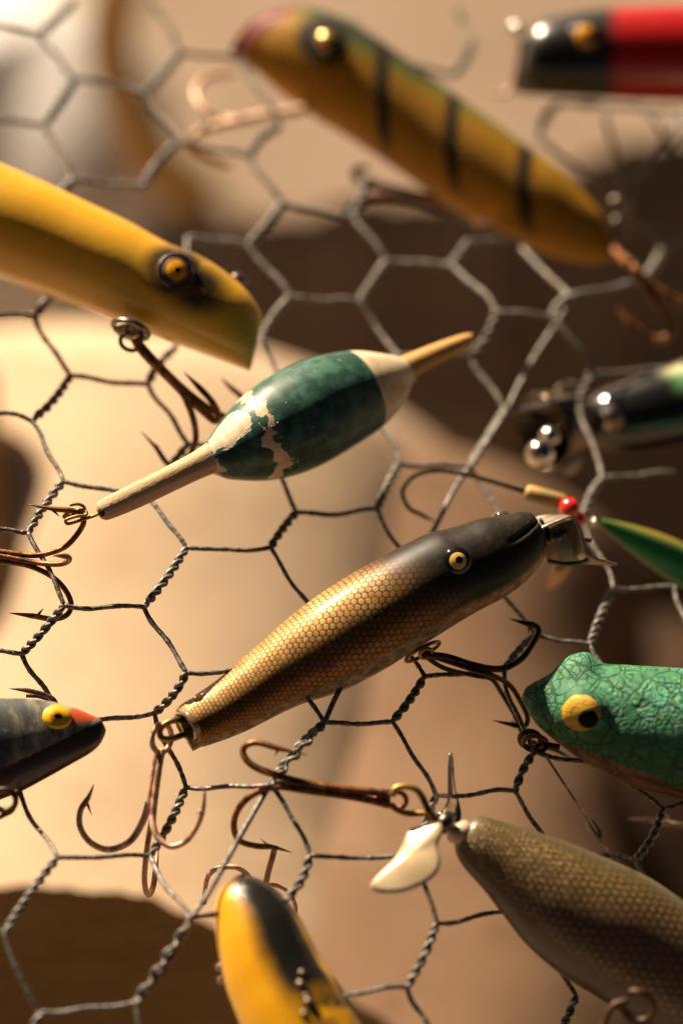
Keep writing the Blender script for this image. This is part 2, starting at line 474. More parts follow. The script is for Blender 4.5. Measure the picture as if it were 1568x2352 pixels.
def yellow_mat():
    m = Mt('old_yellow_enamel'); x, y, z = m.xyz(); n = m.noise(60, 4); n2 = m.noise(700, 4)
    c = m.mix(n.step(.35, .7), (.84, .43, .022), (.88, .50, .035))
    c = m.mix((z+n*.004).step(-.004, -.012), c, (.66, .37, .06))  # underside tone: shade and bounced light mixed into the yellow
    ex, ez = YEL_E
    def blob(cx, cz, rx, rz, soft):
        d = (((x-cx)/rx).pow(2)+((z-cz)/rz).pow(2)).pow(.5); return (d+(n2-.5)*.12).step(1+soft, 1-soft)
    b = blob(ex+.0005, ez, .0076, .0064, .35).max(blob(ex+.0066, ez-.0014, .0076, .0058, .5))
    c = m.mix(b, c, (.012, .010, .006))
    c = m.mix(n2.step(.66, .72)*.5, c, (.85, .70, .40))
    sc_ = m.noise(160, 4, .6, vec=m.scale(m.obj, (.25, 1, 3))).step(.68, .72)
    c = m.mix(sc_*.6, c, (.55, .36, .12)); c = m.mix(m.noise(38, 5, .7).step(.50, .75)*.45, c, (.55, .26, .03))
    c = m.mix(m.noise(300, 2).step(.745, .76), c, (.62, .50, .32))
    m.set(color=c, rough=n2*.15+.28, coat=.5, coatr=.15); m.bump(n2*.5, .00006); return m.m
def perch_mat():
    m = Mt('perch_paint'); x, y, z = m.xyz(); n = m.noise(90, 4)
    hx, d = m.hexes(.0022, .06, .14, .1)
    g = m.mix(hx, (.20, .075, .003), (.58, .30, .012))
    q = x+z*.64
    rz = z/.0145
    c = m.mix(rz.step(-.55, -.95), g, (.50, .19, .02))
    c = m.mix((rz+(n-.5)*.3).step(.72, 1.0), c, (.17, .15, .014))
    c = m.mix((rz+(n-.5)*.2).step(1.0, 1.12), c, (.05, .06, .035))
    st = None
    for k, (qx) in enumerate(PERCH_Q):
        s = (q-qx+(n-.5)*.003).abs().step(.0036, .0008)
        st = s if st is None else st.max(s)
    st = st*rz.step(-.55, -.1)
    c = m.mix(st, c, (.03, .018, .008))
    c = m.mix((x-z*.35).step(PERCH_N+.0065, PERCH_N+.0025), c, (.15, .014, .010))
    ex, ez = PERCH_E
    d = (((x-ex)/.0072).pow(2)+((z-ez)/.0062).pow(2)).pow(.5)
    c = m.mix(d.step(1.25, .75), c, (.02, .014, .006))
    m.set(color=c, rough=.55, coat=.05, coatr=.3, spec=.22); m.bump(hx, .0001); return m.m
def redblack_mat():
    m = Mt('red_and_black_enamel'); x, y, z = m.xyz(); n = m.noise(80, 3)
    c = m.mix((x+(n-.5)*.004).step(RED_X-.003, RED_X+.0022), (.012, .010, .008), (.42, .006, .005))
    m.set(color=c, rough=.3, coat=.6, coatr=.2); return m.m
def gauze_mat():
    m = Mt('gauzy_gold_scale_paint'); x, y, z = m.xyz(); u, v, _ = m.xyz(m.uv)
    hx, d = m.hexes(.0021, .05, .13, .06); a = v/GOLD_R
    n = m.noise(220, 4); sp = m.noise(1500, 3, .8)
    base = m.mix(n.step(.4, .65), (.045, .034, .020), (.07, .052, .03))
    c = m.mix(hx, (.022, .015, .008), m.mix(.62, base, (.30, .18, .055)))
    c = m.mix(sp.step(.52, .66)*.75*x.step(.02, -.022).max(.35), c, (.72, .47, .18))
    c = m.mix((a+(n-.5)*.4).step(.55, .95)*.8, c, (.085, .07, .032))
    pink = (a-.1).abs().step(.3, .08)*x.step(-.012, .004)
    c = m.mix(pink*.35, c, (.24, .11, .075))
    c = m.mix((a+(n-.5)*.25).step(-.42, -.62), c, (.06, .042, .022))  # belly shadow painted in as a darker lower half
    m.set(color=c, metal=.2*hx, rough=.36, coat=.3, coatr=.2); m.bump(hx*.4+sp*.6, .00014); return m.m
def yellow_dark_mat():
    m = Mt('yellow_perch_enamel'); x, y, z = m.xyz(); n = m.noise(160, 4); n1 = m.noise(55, 3)
    hx, d = m.hexes(.0012, .06, .13, .12); a = m.xyz(m.uv)[1]/YD_R
    c = m.mix(hx*.6, (.74, .33, .008), (.86, .46, .015))
    c = m.mix(n1.step(.60, .70)*a.step(.1, -.2)*.8, c, (.68, .13, .02))
    dk = (a+(n1-.5)*.22+(n-.5)*.15-x.max(-.02)*3.0).step(-.30, .25)
    c = m.mix(dk*x.step(.012, .004), c, (.012, .011, .009))
    c = m.mix(dk*x.step(.004, .012)*n.step(.36, .62), c, (.06, .045, .012))
    c = m.mix((a+(n-.5)*.3).step(.92, 1.02)*x.step(-.012, -.008)*x.step(.012, .004), c, (.78, .42, .012))
    m.set(color=c, rough=.25, coat=.7, coatr=.08); m.bump(hx, .00003); return m.m
def frog_mat():
    m = Mt('crackled_green_paint'); x, y, z = m.xyz(); n = m.noise(170, 5, .6); n2 = m.noise(1500, 4, .65)
    j = m.nt.nodes.new('ShaderNodeVectorMath'); j.operation = 'ADD'
    nn = m.nt.nodes.new('ShaderNodeTexNoise'); nn.inputs['Scale'].default_value = 300; nn.inputs['Detail'].default_value = 3
    m.nt.links.new(m.obj, nn.inputs['Vector']); sc = m.scale(nn.outputs['Color'], (.0016, .0016, .0016))
    m.nt.links.new(m.obj, j.inputs[0]); m.nt.links.new(sc, j.inputs[1]); w = j.outputs[0]
    c1 = m.voro(190, 'DISTANCE_TO_EDGE', w); c2 = m.voro(480, 'DISTANCE_TO_EDGE', w); c3 = m.voro(900, 'F1', w)
    cr1 = c1.step(.050, .012)*m.noise(90, 3).step(.32, .50); cr2 = c2.step(.075, .018)*m.noise(150, 2).step(.40, .52)*.85
    crack = cr1.max(cr2)
    rough_zone = m.noise(60, 2).step(.42, .58)
    g = m.mix(n.step(.35, .65), (.024, .15, .062), (.085, .30, .145))
    g = m.mix(m.noise(75, 3).step(.45, .65), g, (.07, .33, .20))
    g = m.mix(m.noise(420, 3).step(.58, .68)*rough_zone, g, (.16, .42, .08))
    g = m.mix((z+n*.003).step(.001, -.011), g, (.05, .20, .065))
    g = m.mix(crack*.72, g, (.010, .030, .014))
    br = m.mix(m.noise(70, 5, .6, vec=m.scale(m.obj, (1, 6, 6))).step(.38, .62), (.10, .045, .015), (.30, .15, .055))
    zz = z + (x-FR_X)*FR_K
    bm = (zz+(n-.5)*.0022).step(FR_Z+.0003, FR_Z-.0003)
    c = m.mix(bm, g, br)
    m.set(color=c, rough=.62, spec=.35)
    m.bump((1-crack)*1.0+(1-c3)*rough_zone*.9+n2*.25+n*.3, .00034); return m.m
def grey_mat():
    m = Mt('smoky_grey_paint'); x, y, z = m.xyz(); n = m.noise(110, 4, .6, vec=m.scale(m.obj, (1.6, 1, .7)), dist=.6); n2 = m.noise(600, 4)
    c = m.mix(n.step(.40, .68), (.075, .08, .075), (.38, .36, .27))
    c = m.mix(n2.step(.6, .75)*.4, c, (.5, .48, .38))
    ex, ez = GR_N
    d = (((x-ex)/.0062).pow(2)+((z-ez)/.0020).pow(2)).pow(.5)
    c = m.mix((d+(n2-.5)*.3).step(1.25, .55), c, (.60, .09, .025))
    m.set(color=c, rough=.38, coat=.4, coatr=.25); m.bump(n2, .00006); return m.m
def wood_mat(name, c1, c2, c3, ring=(1, 1, 1), sc=9, rough=.65):
    m = Mt(name); n = m.noise(sc, 6, .62, vec=m.scale(m.obj, ring), dist=.5); n2 = m.noise(sc*11, 5, .6, vec=m.scale(m.obj, ring))
    c = m.mix(n.step(.35, .65), c1, c2); c = m.mix(n2.step(.5, .75)*.6, c, c3)
    m.set(color=c, rough=rough, spec=.12); m.bump(n2*.6+n*.6, .0015); return m.m

# ---------------------------------------------------------------- the ground
M_ground = wood_mat('pale_sandy_ground', (.28, .205, .145), (.35, .265, .19), (.20, .14, .09), (1, 1, 1), 8, .8)
def ground():
    n = 60; V = []; F = []
    xs = np.sinh(np.linspace(-4, 4, n+1))/math.sinh(4)*12; 
    for j in range(n+1):
        for i in range(n+1):
            x, y = xs[i], xs[j]+.3
            V.append((x, y, .004*math.sin(x*21+1)*math.cos(y*17)))
    for j in range(n):
        for i in range(n):
            a = j*(n+1)+i; F.append((a, a+1, a+n+2, a+n+1))
    return tag(link('ground', V, F, M_ground), kind='structure')
ground()
camR = RM.to_3x3() @ Vector((1, 0, 0)); camU = RM.to_3x3() @ Vector((0, 1, 0))
def log_piece(name, label, cat, p0, p1, r0, r1, mat, lump=.05, seed=0, sq=(1, 1)):
    """a weathered round of wood lying between two points"""
    rs = np.random.RandomState(seed); ax = (p1-p0); L = ax.length; ax = ax.normalized()
    s = ax.cross(Vector((0, 0, 1))).normalized(); t = s.cross(ax).normalized()
    n, sg = 70, 72; V = []; F = []; ph = rs.rand(6)*6.28
    for i in range(n+1):
        q = i/n; e = min(1, q*L/(.25*r0), (1-q)*L/(.25*r1)); e = math.sqrt(max(0, 1-(1-e)**2))*.16+.84
        if i in (0, n): e = .80
        r = (r0+(r1-r0)*q)*e
        for k in range(sg):
            a = 2*math.pi*k/sg
            g = 1+lump*(math.sin(2*a+ph[0]+q*3)*.5+math.sin(3*a+ph[1]-q*5)*.35+math.sin(q*9+ph[2])*.4+math.sin(11*a+ph[3]+q*2)*.08+math.sin(7*q*3+5*a+ph[4])*.10)
            V.append(p0.lerp(p1, q)+s*(math.cos(a)*r*g*sq[0])+t*(math.sin(a)*r*g*sq[1]))
    for i in range(n):
        for k in range(sg): F.append((i*sg+k, i*sg+(k+1) % sg, (i+1)*sg+(k+1) % sg, (i+1)*sg+k))
    F.append(tuple(range(sg))[::-1]); F.append(tuple(n*sg+k for k in range(sg)))
    return tag(link(name, V, F, mat), label, cat, 'driftwood logs under the netting')
def G(u, v, z=0.0):
    """point of the horizontal level z seen at (u, v)"""
    d = (P(u, v)-cam_loc).normalized(); return cam_loc + d*((z-cam_loc.z)/d.z)
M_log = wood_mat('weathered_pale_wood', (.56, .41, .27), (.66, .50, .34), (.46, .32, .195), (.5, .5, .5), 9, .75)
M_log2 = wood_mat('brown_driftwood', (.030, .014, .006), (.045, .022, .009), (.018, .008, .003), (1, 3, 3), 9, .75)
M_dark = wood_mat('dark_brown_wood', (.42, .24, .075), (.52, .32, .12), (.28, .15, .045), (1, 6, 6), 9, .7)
M_logb = wood_mat('shade_toned_brown_wood', (.20, .122, .072), (.27, .17, .105), (.14, .08, .045), (.5, .5, .5), 9, .75)  # lowered brown gives this log its shade by colour
M_shade = wood_mat('shade_toned_black_wood', (.030, .013, .005), (.05, .024, .009), (.018, .008, .003), (1, 6, 6), 9, .7)  # near-black wood: deep shade put into the colour
M_stone = wood_mat('pale_grey_stone', (.62, .60, .57), (.72, .70, .67), (.52, .50, .47), (1, 1, 1), 14, .8)
dn = Vector((0, 0, -1))
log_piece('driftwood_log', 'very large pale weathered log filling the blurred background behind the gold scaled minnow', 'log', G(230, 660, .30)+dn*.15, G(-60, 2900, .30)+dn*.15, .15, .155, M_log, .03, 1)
log_piece('driftwood_log', 'brown log with soft shade put into its colour, right of the large pale log', 'log', G(900, 940, .27)+dn*.09, G(780, 2900, .27)+dn*.09, .085, .11, M_logb, .05, 12)
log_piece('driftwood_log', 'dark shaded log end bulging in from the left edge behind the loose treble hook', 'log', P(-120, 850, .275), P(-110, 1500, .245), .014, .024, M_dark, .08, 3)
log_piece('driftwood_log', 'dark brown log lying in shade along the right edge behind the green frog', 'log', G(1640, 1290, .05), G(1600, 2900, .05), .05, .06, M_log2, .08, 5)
log_piece('driftwood_log', 'sawn round log end coloured near black for the deep shade at the lower right edge', 'log', P(1925, 1930, .26), P(1980, 1880, .44), .078, .084, M_shade, .03, 21)  # placed to darken this corner; the shade is in its colour
def board(label, top, dz0, dz1, low, mat, th=.012, jag=3.0, seed=4):
    """an upright board facing the viewer, with an uneven upper edge"""
    rs = np.random.RandomState(seed); V = []; F = []
    T = top; xs = np.linspace(T[0][0], T[-1][0], 70)
    vs = np.interp(xs, [p[0] for p in T], [p[1] for p in T])
    for x, v in zip(xs, vs):
        v += jag*(3*math.sin(x*.021+seed)+1.6*math.sin(x*.063+1)+rs.randn())
        a = P(x, v, dz0); b = P(x, low, dz1); tv = back*-th+camU*(-th*.5); V += [a, b, a+tv, b+tv]
    for i in range(len(xs)-1):
        j = i*4; F += [(j, j+1, j+5, j+4), (j+2, j+6, j+7, j+3), (j, j+4, j+6, j+2), (j+1, j+3, j+7, j+5)]
    j = len(V)-4; F += [(0, 2, 3, 1), (j, j+1, j+3, j+2)]
    tag(link('wooden_board', V, F, mat, smooth=False), label, 'board')
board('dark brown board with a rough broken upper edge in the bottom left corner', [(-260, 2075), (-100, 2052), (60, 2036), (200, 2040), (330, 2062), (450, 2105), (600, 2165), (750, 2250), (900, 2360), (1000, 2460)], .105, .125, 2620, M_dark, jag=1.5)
board('added near-black board standing in for the shadow behind the perch and black spinner lures', [(300, 640), (420, 560), (600, 500), (800, 470), (1000, 450), (1250, 400), (1568, 300), (1900, 240)], .43, .40, 1350, M_shade, .02, 4.0, 6)  # added sheet, dark in colour where only shadow lies
def stone():
    c = G(30, 330, .03); V = []; F = []; n, sg = 24, 40; rs = np.random.RandomState(9).rand(4)*6
    for i in range(n+1):
        th = math.pi*i/n
        for k in range(sg):
            a = 2*math.pi*k/sg; g = 1+.08*math.sin(2*a+rs[0]+th*2)+.05*math.sin(3*a+rs[1])*math.sin(2*th)
            V.append(c+Vector((math.sin(th)*math.cos(a)*.075*g, math.sin(th)*math.sin(a)*.10*g, math.cos(th)*.06*g)))
    for i in range(n):
        for k in range(sg): F.append((i*sg+k, (i+1)*sg+k, (i+1)*sg+(k+1) % sg, i*sg+(k+1) % sg))
    tag(link('pale_stone', V, F, M_stone), 'pale grey blurred stone in bright sun in the upper left corner', 'stone')
stone()
def twig():
    mb = MB(); w = catmull(pp([(290,-80),(262,0),(250,90),(268,190),(310,290),(370,380),(470,450)], [.46, .48, .50]), 8)
    tube(mb, w, [.009]*len(w), 14); o = mb.build('bent_branch', wood_mat('ochre_bark', (.40, .25, .08), (.50, .33, .13), (.26, .15, .05), (3, 3, 1), 20, .7), None)
    tag(o, 'blurred brown and ochre bent branch curving down from the top edge near the left corner', 'branch')
twig()


# ---------------------------------------------------------------- chicken wire
# vertices of the netting: L = lower left end of a twist, U = upper right end
NET = dict(
 a1=(92,75), a2=(170,3), a3=(170,180), a4=(100,285), a5=(168,411), a6=(92,520), a7=(335,215), a8=(415,120), a9=(340,-5),
 b1=(328,427), b2=(410,326), b3=(572,361), b4=(642,290), b5=(650,466), b6=(570,564), b7=(430,545), b8=(668,683), b9=(600,780),
 c1=(810,492), c2=(838,405), c3=(888,599), c4=(825,693), c5=(1038,608), c6=(1076,556), c7=(1140,717), c8=(1080,818), c9=(915,818), c10=(830,920),
 d1=(80,732), d2=(150,645), d3=(162,863), d4=(72,967), d5=(146,1106), d6=(65,1224), d7=(147,1390), d8=(50,1502), d9=(150,1662),
 e1=(340,882), e2=(402,798), e3=(432,1020), e4=(345,1149), e5=(428,1258), e6=(330,1394), e7=(428,1546), e8=(355,1638), e9=(427,1809), e10=(345,1967), e11=(437,2113), e12=(311,2302),
 f1=(590,1010), f2=(660,905), f3=(680,1177), f4=(621,1257), f5=(733,1440), f6=(645,1535), f7=(745,1660), f8=(620,1803), f9=(712,1966), f10=(655,2070), f11=(745,2290), 
 g1=(918,1063), g2=(866,1168), g3=(968,1310), g4=(905,1440), g5=(975,1554), g6=(901,1658), g7=(1001,1828), g8=(945,1962), g9=(1003,2122), g10=(935,2268), g11=(1012,2400),
 h1=(1078,1070), h2=(1160,942), h3=(1170,1215), h4=(1130,1320), h5=(1228,1458), h6=(1158,1540), h7=(1228,1727), h8=(1183,1818), h9=(1262,1945), h10=(1195,2090), h11=(1323,2288), h12=(1270,2400),
 i1=(1268,728), i2=(1309,680), i3=(1358,858), i4=(1330,915), i5=(1384,1098), i6=(1340,1186), i7=(1409,1354), i8=(1355,1482), i9=(1440,1640), i10=(1400,1760), i11=(1523,1858), i12=(1458,1978), i13=(1570,2130),
 j1=(1483,637), j2=(1523,566), j3=(1440,490), j4=(1380,420), j5=(1233,315), j6=(1283,232), j7=(1040,172), j8=(1083,95), j9=(1190,560),
 k1=(1560,850), k2=(1548,1088), k3=(1548,1348), k4=(1640,545), k5=(1600,1500), k6=(1630,1840),
 l1=(-60,935), l2=(-40,1210), l3=(-50,1490), l4=(-60,725), l5=(-50,275), l6=(-40,48), l7=(40,1800), l8=(132,1970), l9=(10,2146), l10=(92,2326), l11=(60,2420), l12=(330,2400), l13=(-70,2090),
 m1=(840,120), m2=(560,140), m3=(1050,20), m4=(810,40), m5=(1440,440), m6=(1568,250), m7=(1480,650),
 n1=(1383,235), n2=(1433,445), n3=(1462,228), n4=(1535,345), n5=(1500,190))
NDZ = dict(h10=.014, h11=.018, h9=.010, h12=.018, c5=-.004, c6=-.006, c7=-.010, i1=-.010, i2=-.010, i3=-.004, j1=-.008, e8=.010, e9=.014, e10=.012, d8=.012, d9=.016, l7=.016, l8=.006, l3=.012)
def nP(k, off=0.0):
    u, v = NET[k]; return P(u, v, meshdz(u, v)+off+NDZ.get(k, 0))
TW = 'a1a2 a4a3 a6a5 a7a8 b1b2 b3b4 b6b5 b9b8 c1c2 c4c3 c5c6 c8c7 c10c9 d1d2 d4d3 d6d5 d8d7 l7d9 e1e2 e4e3 e6e5 e8e7 e10e9 e12e11 f1f2 f4f3 f6f5 f8f7 f10f9 g2g1 g4g3 g6g5 g8g7 g10g9 h1h2 h4h3 h6h5 h8h7 h10h9 h12h11 i1i2 i4i3 i6i5 i8i7 i10i9 i12i11 j1j2 j5j6 j7j8 l9l8 l11l10'
ST = 'a1a3 a4a5 l6a1 l5a4 a3a7 a7b2 a5b1 a8a9 a8m2 b2b3 b3b5 b1e0 b7b6 b5c1 b6b8 b4m2 b8c4 c1c3 c3c5 c5c7 c4c9 c7i1 c9c8 c8h2 c2j9 c6j9 l4d1 d1d3 d3e1 d4l1 d4d5 d5e4 d6l2 d6d7 d7e6 d8l3 d8d9 d9e8 a6d2 e1e3 e4e5 e6e7 e8e9 e10e11 e10l8 e2b7 e5f4 e3f1 e7f6 e9f8 e11f10 e12l10 e12l12 l9l10 l8l7 l9l13 f1f3 f4f5 f6f7 f8f9 f10f11 f3g2 f2c10 b9f2 f5g4 f7g6 f9g8 f11g10 c10g1 g2g3 g4g5 g6g7 g8g9 g10g11 g1h1 g3h4 g5h6 g7h8 g9h10 h1h3 h4h5 h6h7 h8h9 h10h11 h5i8 h7i10 i1i3 i4i5 i6i7 i8i9 i10i11 i12i13 i3k1 i5k2 i7k3 h2i4 h3i6 h9i12 j2j3 j3j4 j2k4 j5j4 j6m6 j7m1 j8m3 m1m4 m5m6 i2j1 k3k5 i11k6 j9i2 n1n2 n3n4 n4m6 n1j6'
def edges(s):
    out = []
    import re
    for w in s.split():
        a, b = re.findall(r'[a-z]\d+', w)
        if a in NET and b in NET: out.append((a, b))
    return out
net = thing('chicken_wire', 'grey hexagonal chicken wire netting with twisted joints, stretched across the whole view', 'wire netting', focus_pt)
WR = 5.7    # strand radius in layout px
camR = RM.to_3x3() @ Vector((1, 0, 0)); camU = RM.to_3x3() @ Vector((0, 1, 0))
def strand(a, b, amp=1.0):
    A, B = nP(a), nP(b); L = (B-A).length; t = (B-A).normalized()
    s = t.cross(back).normalized(); m = RNG.randn(4)*amp
    pts = []
    nn = 26
    r0 = pxr(WR)*(1+.30*min(1, max(0, -(CMI @ ((A+B)/2)).z-D0-.02)/.06))
    for i in range(nn+1):
        q = i/nn
        o = s*(math.sin(q*math.pi)*m[0]*.00045 + math.sin(q*2*math.pi)*(.00022+m[1]*.00022) + math.sin(q*3*math.pi)*m[2]*.00016)*min(1, L/.02)
        o += back*(math.sin(q*math.pi)*m[3]*.0006)
        pts.append(A.lerp(B, q)+o)
    rr = [r0*(1+.07*RNG.randn()) for _ in pts]
    mb = MB(); tube(mb, pts, rr, 8); return mb.build('wire_strand', M_wire, net, recentre=True)
def twist(a, b):
    A, B = nP(a), nP(b); L = (B-A).length; t = (B-A).normalized()
    s1 = t.cross(back).normalized(); s2 = t.cross(s1)
    turns = max(1.5, L/.0054)*(.9+.2*RNG.rand()); ph = RNG.rand()*6.28
    mb = MB(); nn = int(turns*14); bow = RNG.randn()*.0006; wk = 1+.30*min(1, max(0, -(CMI @ ((A+B)/2)).z-D0-.02)/.06)
    for k in (0, math.pi):
        pts = []; rr = []
        for i in range(nn+1):
            q = i/nn; e = min(1, q/.10, (1-q)/.10); e = e*e*(3-2*e)
            an = ph+k+q*turns*2*math.pi + .25*math.sin(q*9+ph)
            r = pxr(WR)*(.18+.78*e)*wk
            pts.append(A.lerp(B, q)+(s1*math.cos(an)+s2*math.sin(an))*r + s1*bow*math.sin(q*math.pi))
            rr.append(pxr(WR)*wk*(1.0+.05*RNG.randn()))
        tube(mb, pts, rr, 8)
    return mb.build('wire_twist', M_wire, net, recentre=True)
for a, b in edges(ST): strand(a, b)
for a, b in edges(TW): twist(a, b)
# long straight wire laced through the netting
def lacing():
    root = thing('lacing_wire', 'long straight grey wire laced diagonally through the netting from upper right to lower left', 'wire', nP('f8'))
    for seg in ([(1312,676),(1275,745),(1215,840),(1165,940)], [(1163,942),(1120,1010),(1080,1072)], [(1078,1072),(1040,1130),(995,1218),(930,1330)],
                [(930,1330),(850,1460),(776,1592),(745,1660)], [(620,1803),(575,1880),(530,1960),(480,2050),(437,2113)]):
        pts = [P(u, v, meshdz(u, v)-.0012) for u, v in seg]; w = catmull(pts, 8)
        m = MB(); tube(m, w, pxr(WR+.9), 8); m.build('wire_length', M_wire, root)
    # the thick wrapped stretches
    for a, b in (((745,1660),(620,1803)), ((437,2113),(311,2302))):
        A, B = P(*a, meshdz(*a)-.001), P(*b, meshdz(*b)-.001); m = MB(); t = (B-A).normalized(); s1 = t.orthogonal().normalized(); s2 = t.cross(s1)
        pts = []
        for i in range(140):
            q = i/139; an = q*2*math.pi*4.4; pts.append(A.lerp(B, q)+(s1*math.cos(an)+s2*math.sin(an))*pxr(WR*.95))
        tube(m, pts, pxr(WR), 8); m.build('wire_wrap', M_wire, root)
lacing()

# ---------------------------------------------------------------- gold scale minnow (the sharp one)
def pike():
    global PIKE_R, ZO
    ZO = .009
    p0, p1 = P(432, 1672, -.014), P(1250, 1238, -.001)
    root = thing('fishing_lure', 'gold scaled wooden minnow lure with black head, pale yellow glass eye and bent metal lip', 'fishing lure', None, 'fishing lures hung on the chicken wire', mat=axis_frame(p0, p1))
    PIKE_R = .0118
    top = [(398,1640),(412,1622),(440,1602),(500,1560),(580,1492),(650,1430),(720,1374),(800,1322),(880,1277),(930,1250),(985,1224),(1020,1216),(1060,1205),(1100,1192),(1150,1184),(1190,1176),(1222,1178),(1243,1192),(1252,1222),(1254,1240)]
    bot = [(462,1716),(480,1712),(560,1682),(680,1623),(780,1590),(870,1545),(940,1502),(1010,1457),(1090,1408),(1160,1371),(1200,1341),(1236,1302),(1252,1272),(1256,1250)]
    def deform(V, an, c, h, w):
        # flatten the head sides a little, sink the mouth slot, dent the tail end
        x = V[:, :, 0]
        hm = np.clip((x-.028)/.018, 0, 1)
        V[:, :, 1] *= 1-.10*hm
        rl = V[:, :, 2]-c[:, None]
        slot = np.exp(-((rl-(.0016+.05*(x-.045)))/.0005)**2)*np.clip((x-.037)/.004, 0, 1)*(V[:, :, 1] < 0)
        V[:, :, 1] += slot*.0012
        return V
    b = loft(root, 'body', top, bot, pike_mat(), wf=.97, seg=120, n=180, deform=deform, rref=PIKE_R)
    # recessed tail: dark socket with a metal cup
    M = frame(root); te = to_local(M, 432, 1668); ax = M.to_3x3() @ Vector((1, 0, 0)); tc = M @ Vector((te.x, 0, te.z))
    upv = M.to_3x3() @ Vector((0, 0, 1)); ay = M.to_3x3() @ Vector((0, 1, 0))
    face = (-ax*.8 - ay*.42).normalized()
    m = MB()
    def disc(mb, c, nrm, r, th, seg=32, hole=0):
        a = nrm.orthogonal().normalized(); bb = nrm.cross(a); V = []; F = []
        prof = [(0 if not hole else hole, 0), (r*.9, 0), (r, -th*.4), (r, -th)]
        for rr, hh in prof:
            for k in range(seg):
                t = 2*math.pi*k/seg; V.append(c+nrm*hh+(a*math.cos(t)+bb*math.sin(t))*rr)
        for i in range(3):
            for k in range(seg): F.append((i*seg+k, i*seg+(k+1) % seg, (i+1)*seg+(k+1) % seg, (i+1)*seg+k))
        mb.add(V, F)
    # ring of paint round the socket and the socket itself
    pts = []
    for t in np.linspace(0, 2*math.pi, 41):
        pts.append(P(432+math.cos(t)*9-math.sin(t)*26, 1667+math.sin(t)*36-math.cos(t)*0, -.0165+.0030*math.cos(t)*0))
    m = MB(); 
    w = [P(430+36*(math.cos(t)*.42)+(-math.sin(t))*(-18), 1667+math.sin(t)*33+math.cos(t)*(-6), -.018-.006*math.cos(t)) for t in np.linspace(0, 2*math.pi, 41)]
    tube(m, w, pxr(8), 12, cap=False); m.build('tail_rim', simple('chipped_lacquer', (.20, .12, .06), .2, coat=1, nz=(.33, .22, .12), nscale=300), root)
    m = MB(); cen = sum(w[:-1], Vector())/40; V = [cen+ax*.002]+[q for q in w[:-1]]; F = [(0, 1+k, 1+(k+1) % 40) for k in range(40)]
    m.add(V, F); m.build('tail_socket', simple('dark_socket', (.012, .006, .003), .6), root)
    # eyes
    eye(root, 1049, 1288, 33, (M_black, M_iris_pale, M_pupil), iris=.60, pupil=.25, ioff=(.05, .06), poff=(.12, .0), bulge=.44, mix=.45)
    M_clear = simple('amber_glass', (.30, .24, .15), .05, .7, coat=1, nz=(.06, .045, .03), nscale=300)
    eye(root, 0, 0, 23, (M_clear, M_iris_pale, M_pupil), iris=0, pupil=0, nrm=camU*.85+back*.3, at=P(1152, 1187, .0035), bulge=.75, mix=0)
    # bent metal lip
    lip = MB()
    near = [(1150,1262,.0),(1179,1247,-.004),(1240,1216,-.0045),(1285,1196,-.004),(1312,1187,-.003),(1322,1196,-.0025),(1336,1225,-.002),(1344,1252,-.002),(1352,1270,-.002),(1368,1281,-.003),(1390,1288,-.003),(1420,1297,-.003)]
    far = [(1190,1205,.008),(1215,1195,.008),(1245,1186,.008),(1275,1184,.008),(1296,1185,.009),(1300,1200,.011),(1296,1230,.013),(1290,1262,.013),(1286,1284,.012),(1310,1292,.010),(1340,1293,.008),(1400,1298,.002)]
    A = catmull([P(*q) for q in near], 5); Bq = catmull([P(*q) for q in far], 5); n = len(A); ns = 7
    V = []
    for side in (0, 1):
        for i in range(n):
            a, bb = Vector(A[i]), Vector(Bq[i]); tt = Vector(A[min(i+1, n-1)])-Vector(A[max(i-1, 0)])
            nn = tt.cross(bb-a).normalized()*(.00022 if side else -.00022)
            for k in range(ns):
                V.append(a.lerp(bb, k/(ns-1))+nn)
    F = []
    o = n*ns
    for i in range(n-1):
        for k in range(ns-1):
            q = (i*ns+k, i*ns+k+1, (i+1)*ns+k+1, (i+1)*ns+k); F.append(q); F.append(tuple(x+o for x in q[::-1]))
        for k in (0, ns-1):
            F.append((i*ns+k, (i+1)*ns+k, (i+1)*ns+k+o, i*ns+k+o))
    for i in (0, n-1):
        for k in range(ns-1): F.append((i*ns+k, i*ns+k+1, i*ns+k+1+o, i*ns+k+o))
    lip.add(V, F); lp = lip.build('metal_lip', M_steel, root)
    # inner face of the lip with its raised rim
    m = MB(); outl = [(1242,1222),(1300,1196),(1316,1200),(1333,1232),(1346,1268),(1352,1282),(1330,1291),(1290,1292),(1256,1290),(1252,1255)]
    W = catmull([P(u, v, .0035+.00003*(v-1240)) for u, v in outl+outl[:1]], 4)[:-1]; nw = len(W); cc = sum((Vector(x) for x in W), Vector())/nw + back*-.0010
    V = [cc]+[Vector(x) for x in W]+[Vector(x)-back*.0005 for x in W]+[cc-back*.0005]
    F = [(0, 1+k, 1+(k+1) % nw) for k in range(nw)]+[(1+k, 1+nw+k, 1+nw+(k+1) % nw, 1+(k+1) % nw) for k in range(nw)]+[(2*nw+1, 1+nw+(k+1) % nw, 1+nw+k) for k in range(nw)]
    m.add(V, F); m.build('lip_face', simple('worn_lip_lit_tone', (.62, .47, .33), .4, .25, nz=(.42, .31, .21), nscale=260), root)  # paler than the lip steel: lit reflection painted as base colour
    m = MB(); wire_path(m, [(1256,1288),(1290,1295),(1330,1293),(1355,1284)], .0012, 5.5, 6, 8); m.build('lip_rolled_edge', M_steel_d, root)
    sc = MB(); sc.add(*sphere_cap(P(1279, 1229, .0022), back, .0016, 1.3, 6, 16, .6)); sc.add(*sphere_cap(P(1291, 1222, .0024), back, .0012, 1.3, 6, 16, .6)); sc.build('screw', M_steel_d, root)
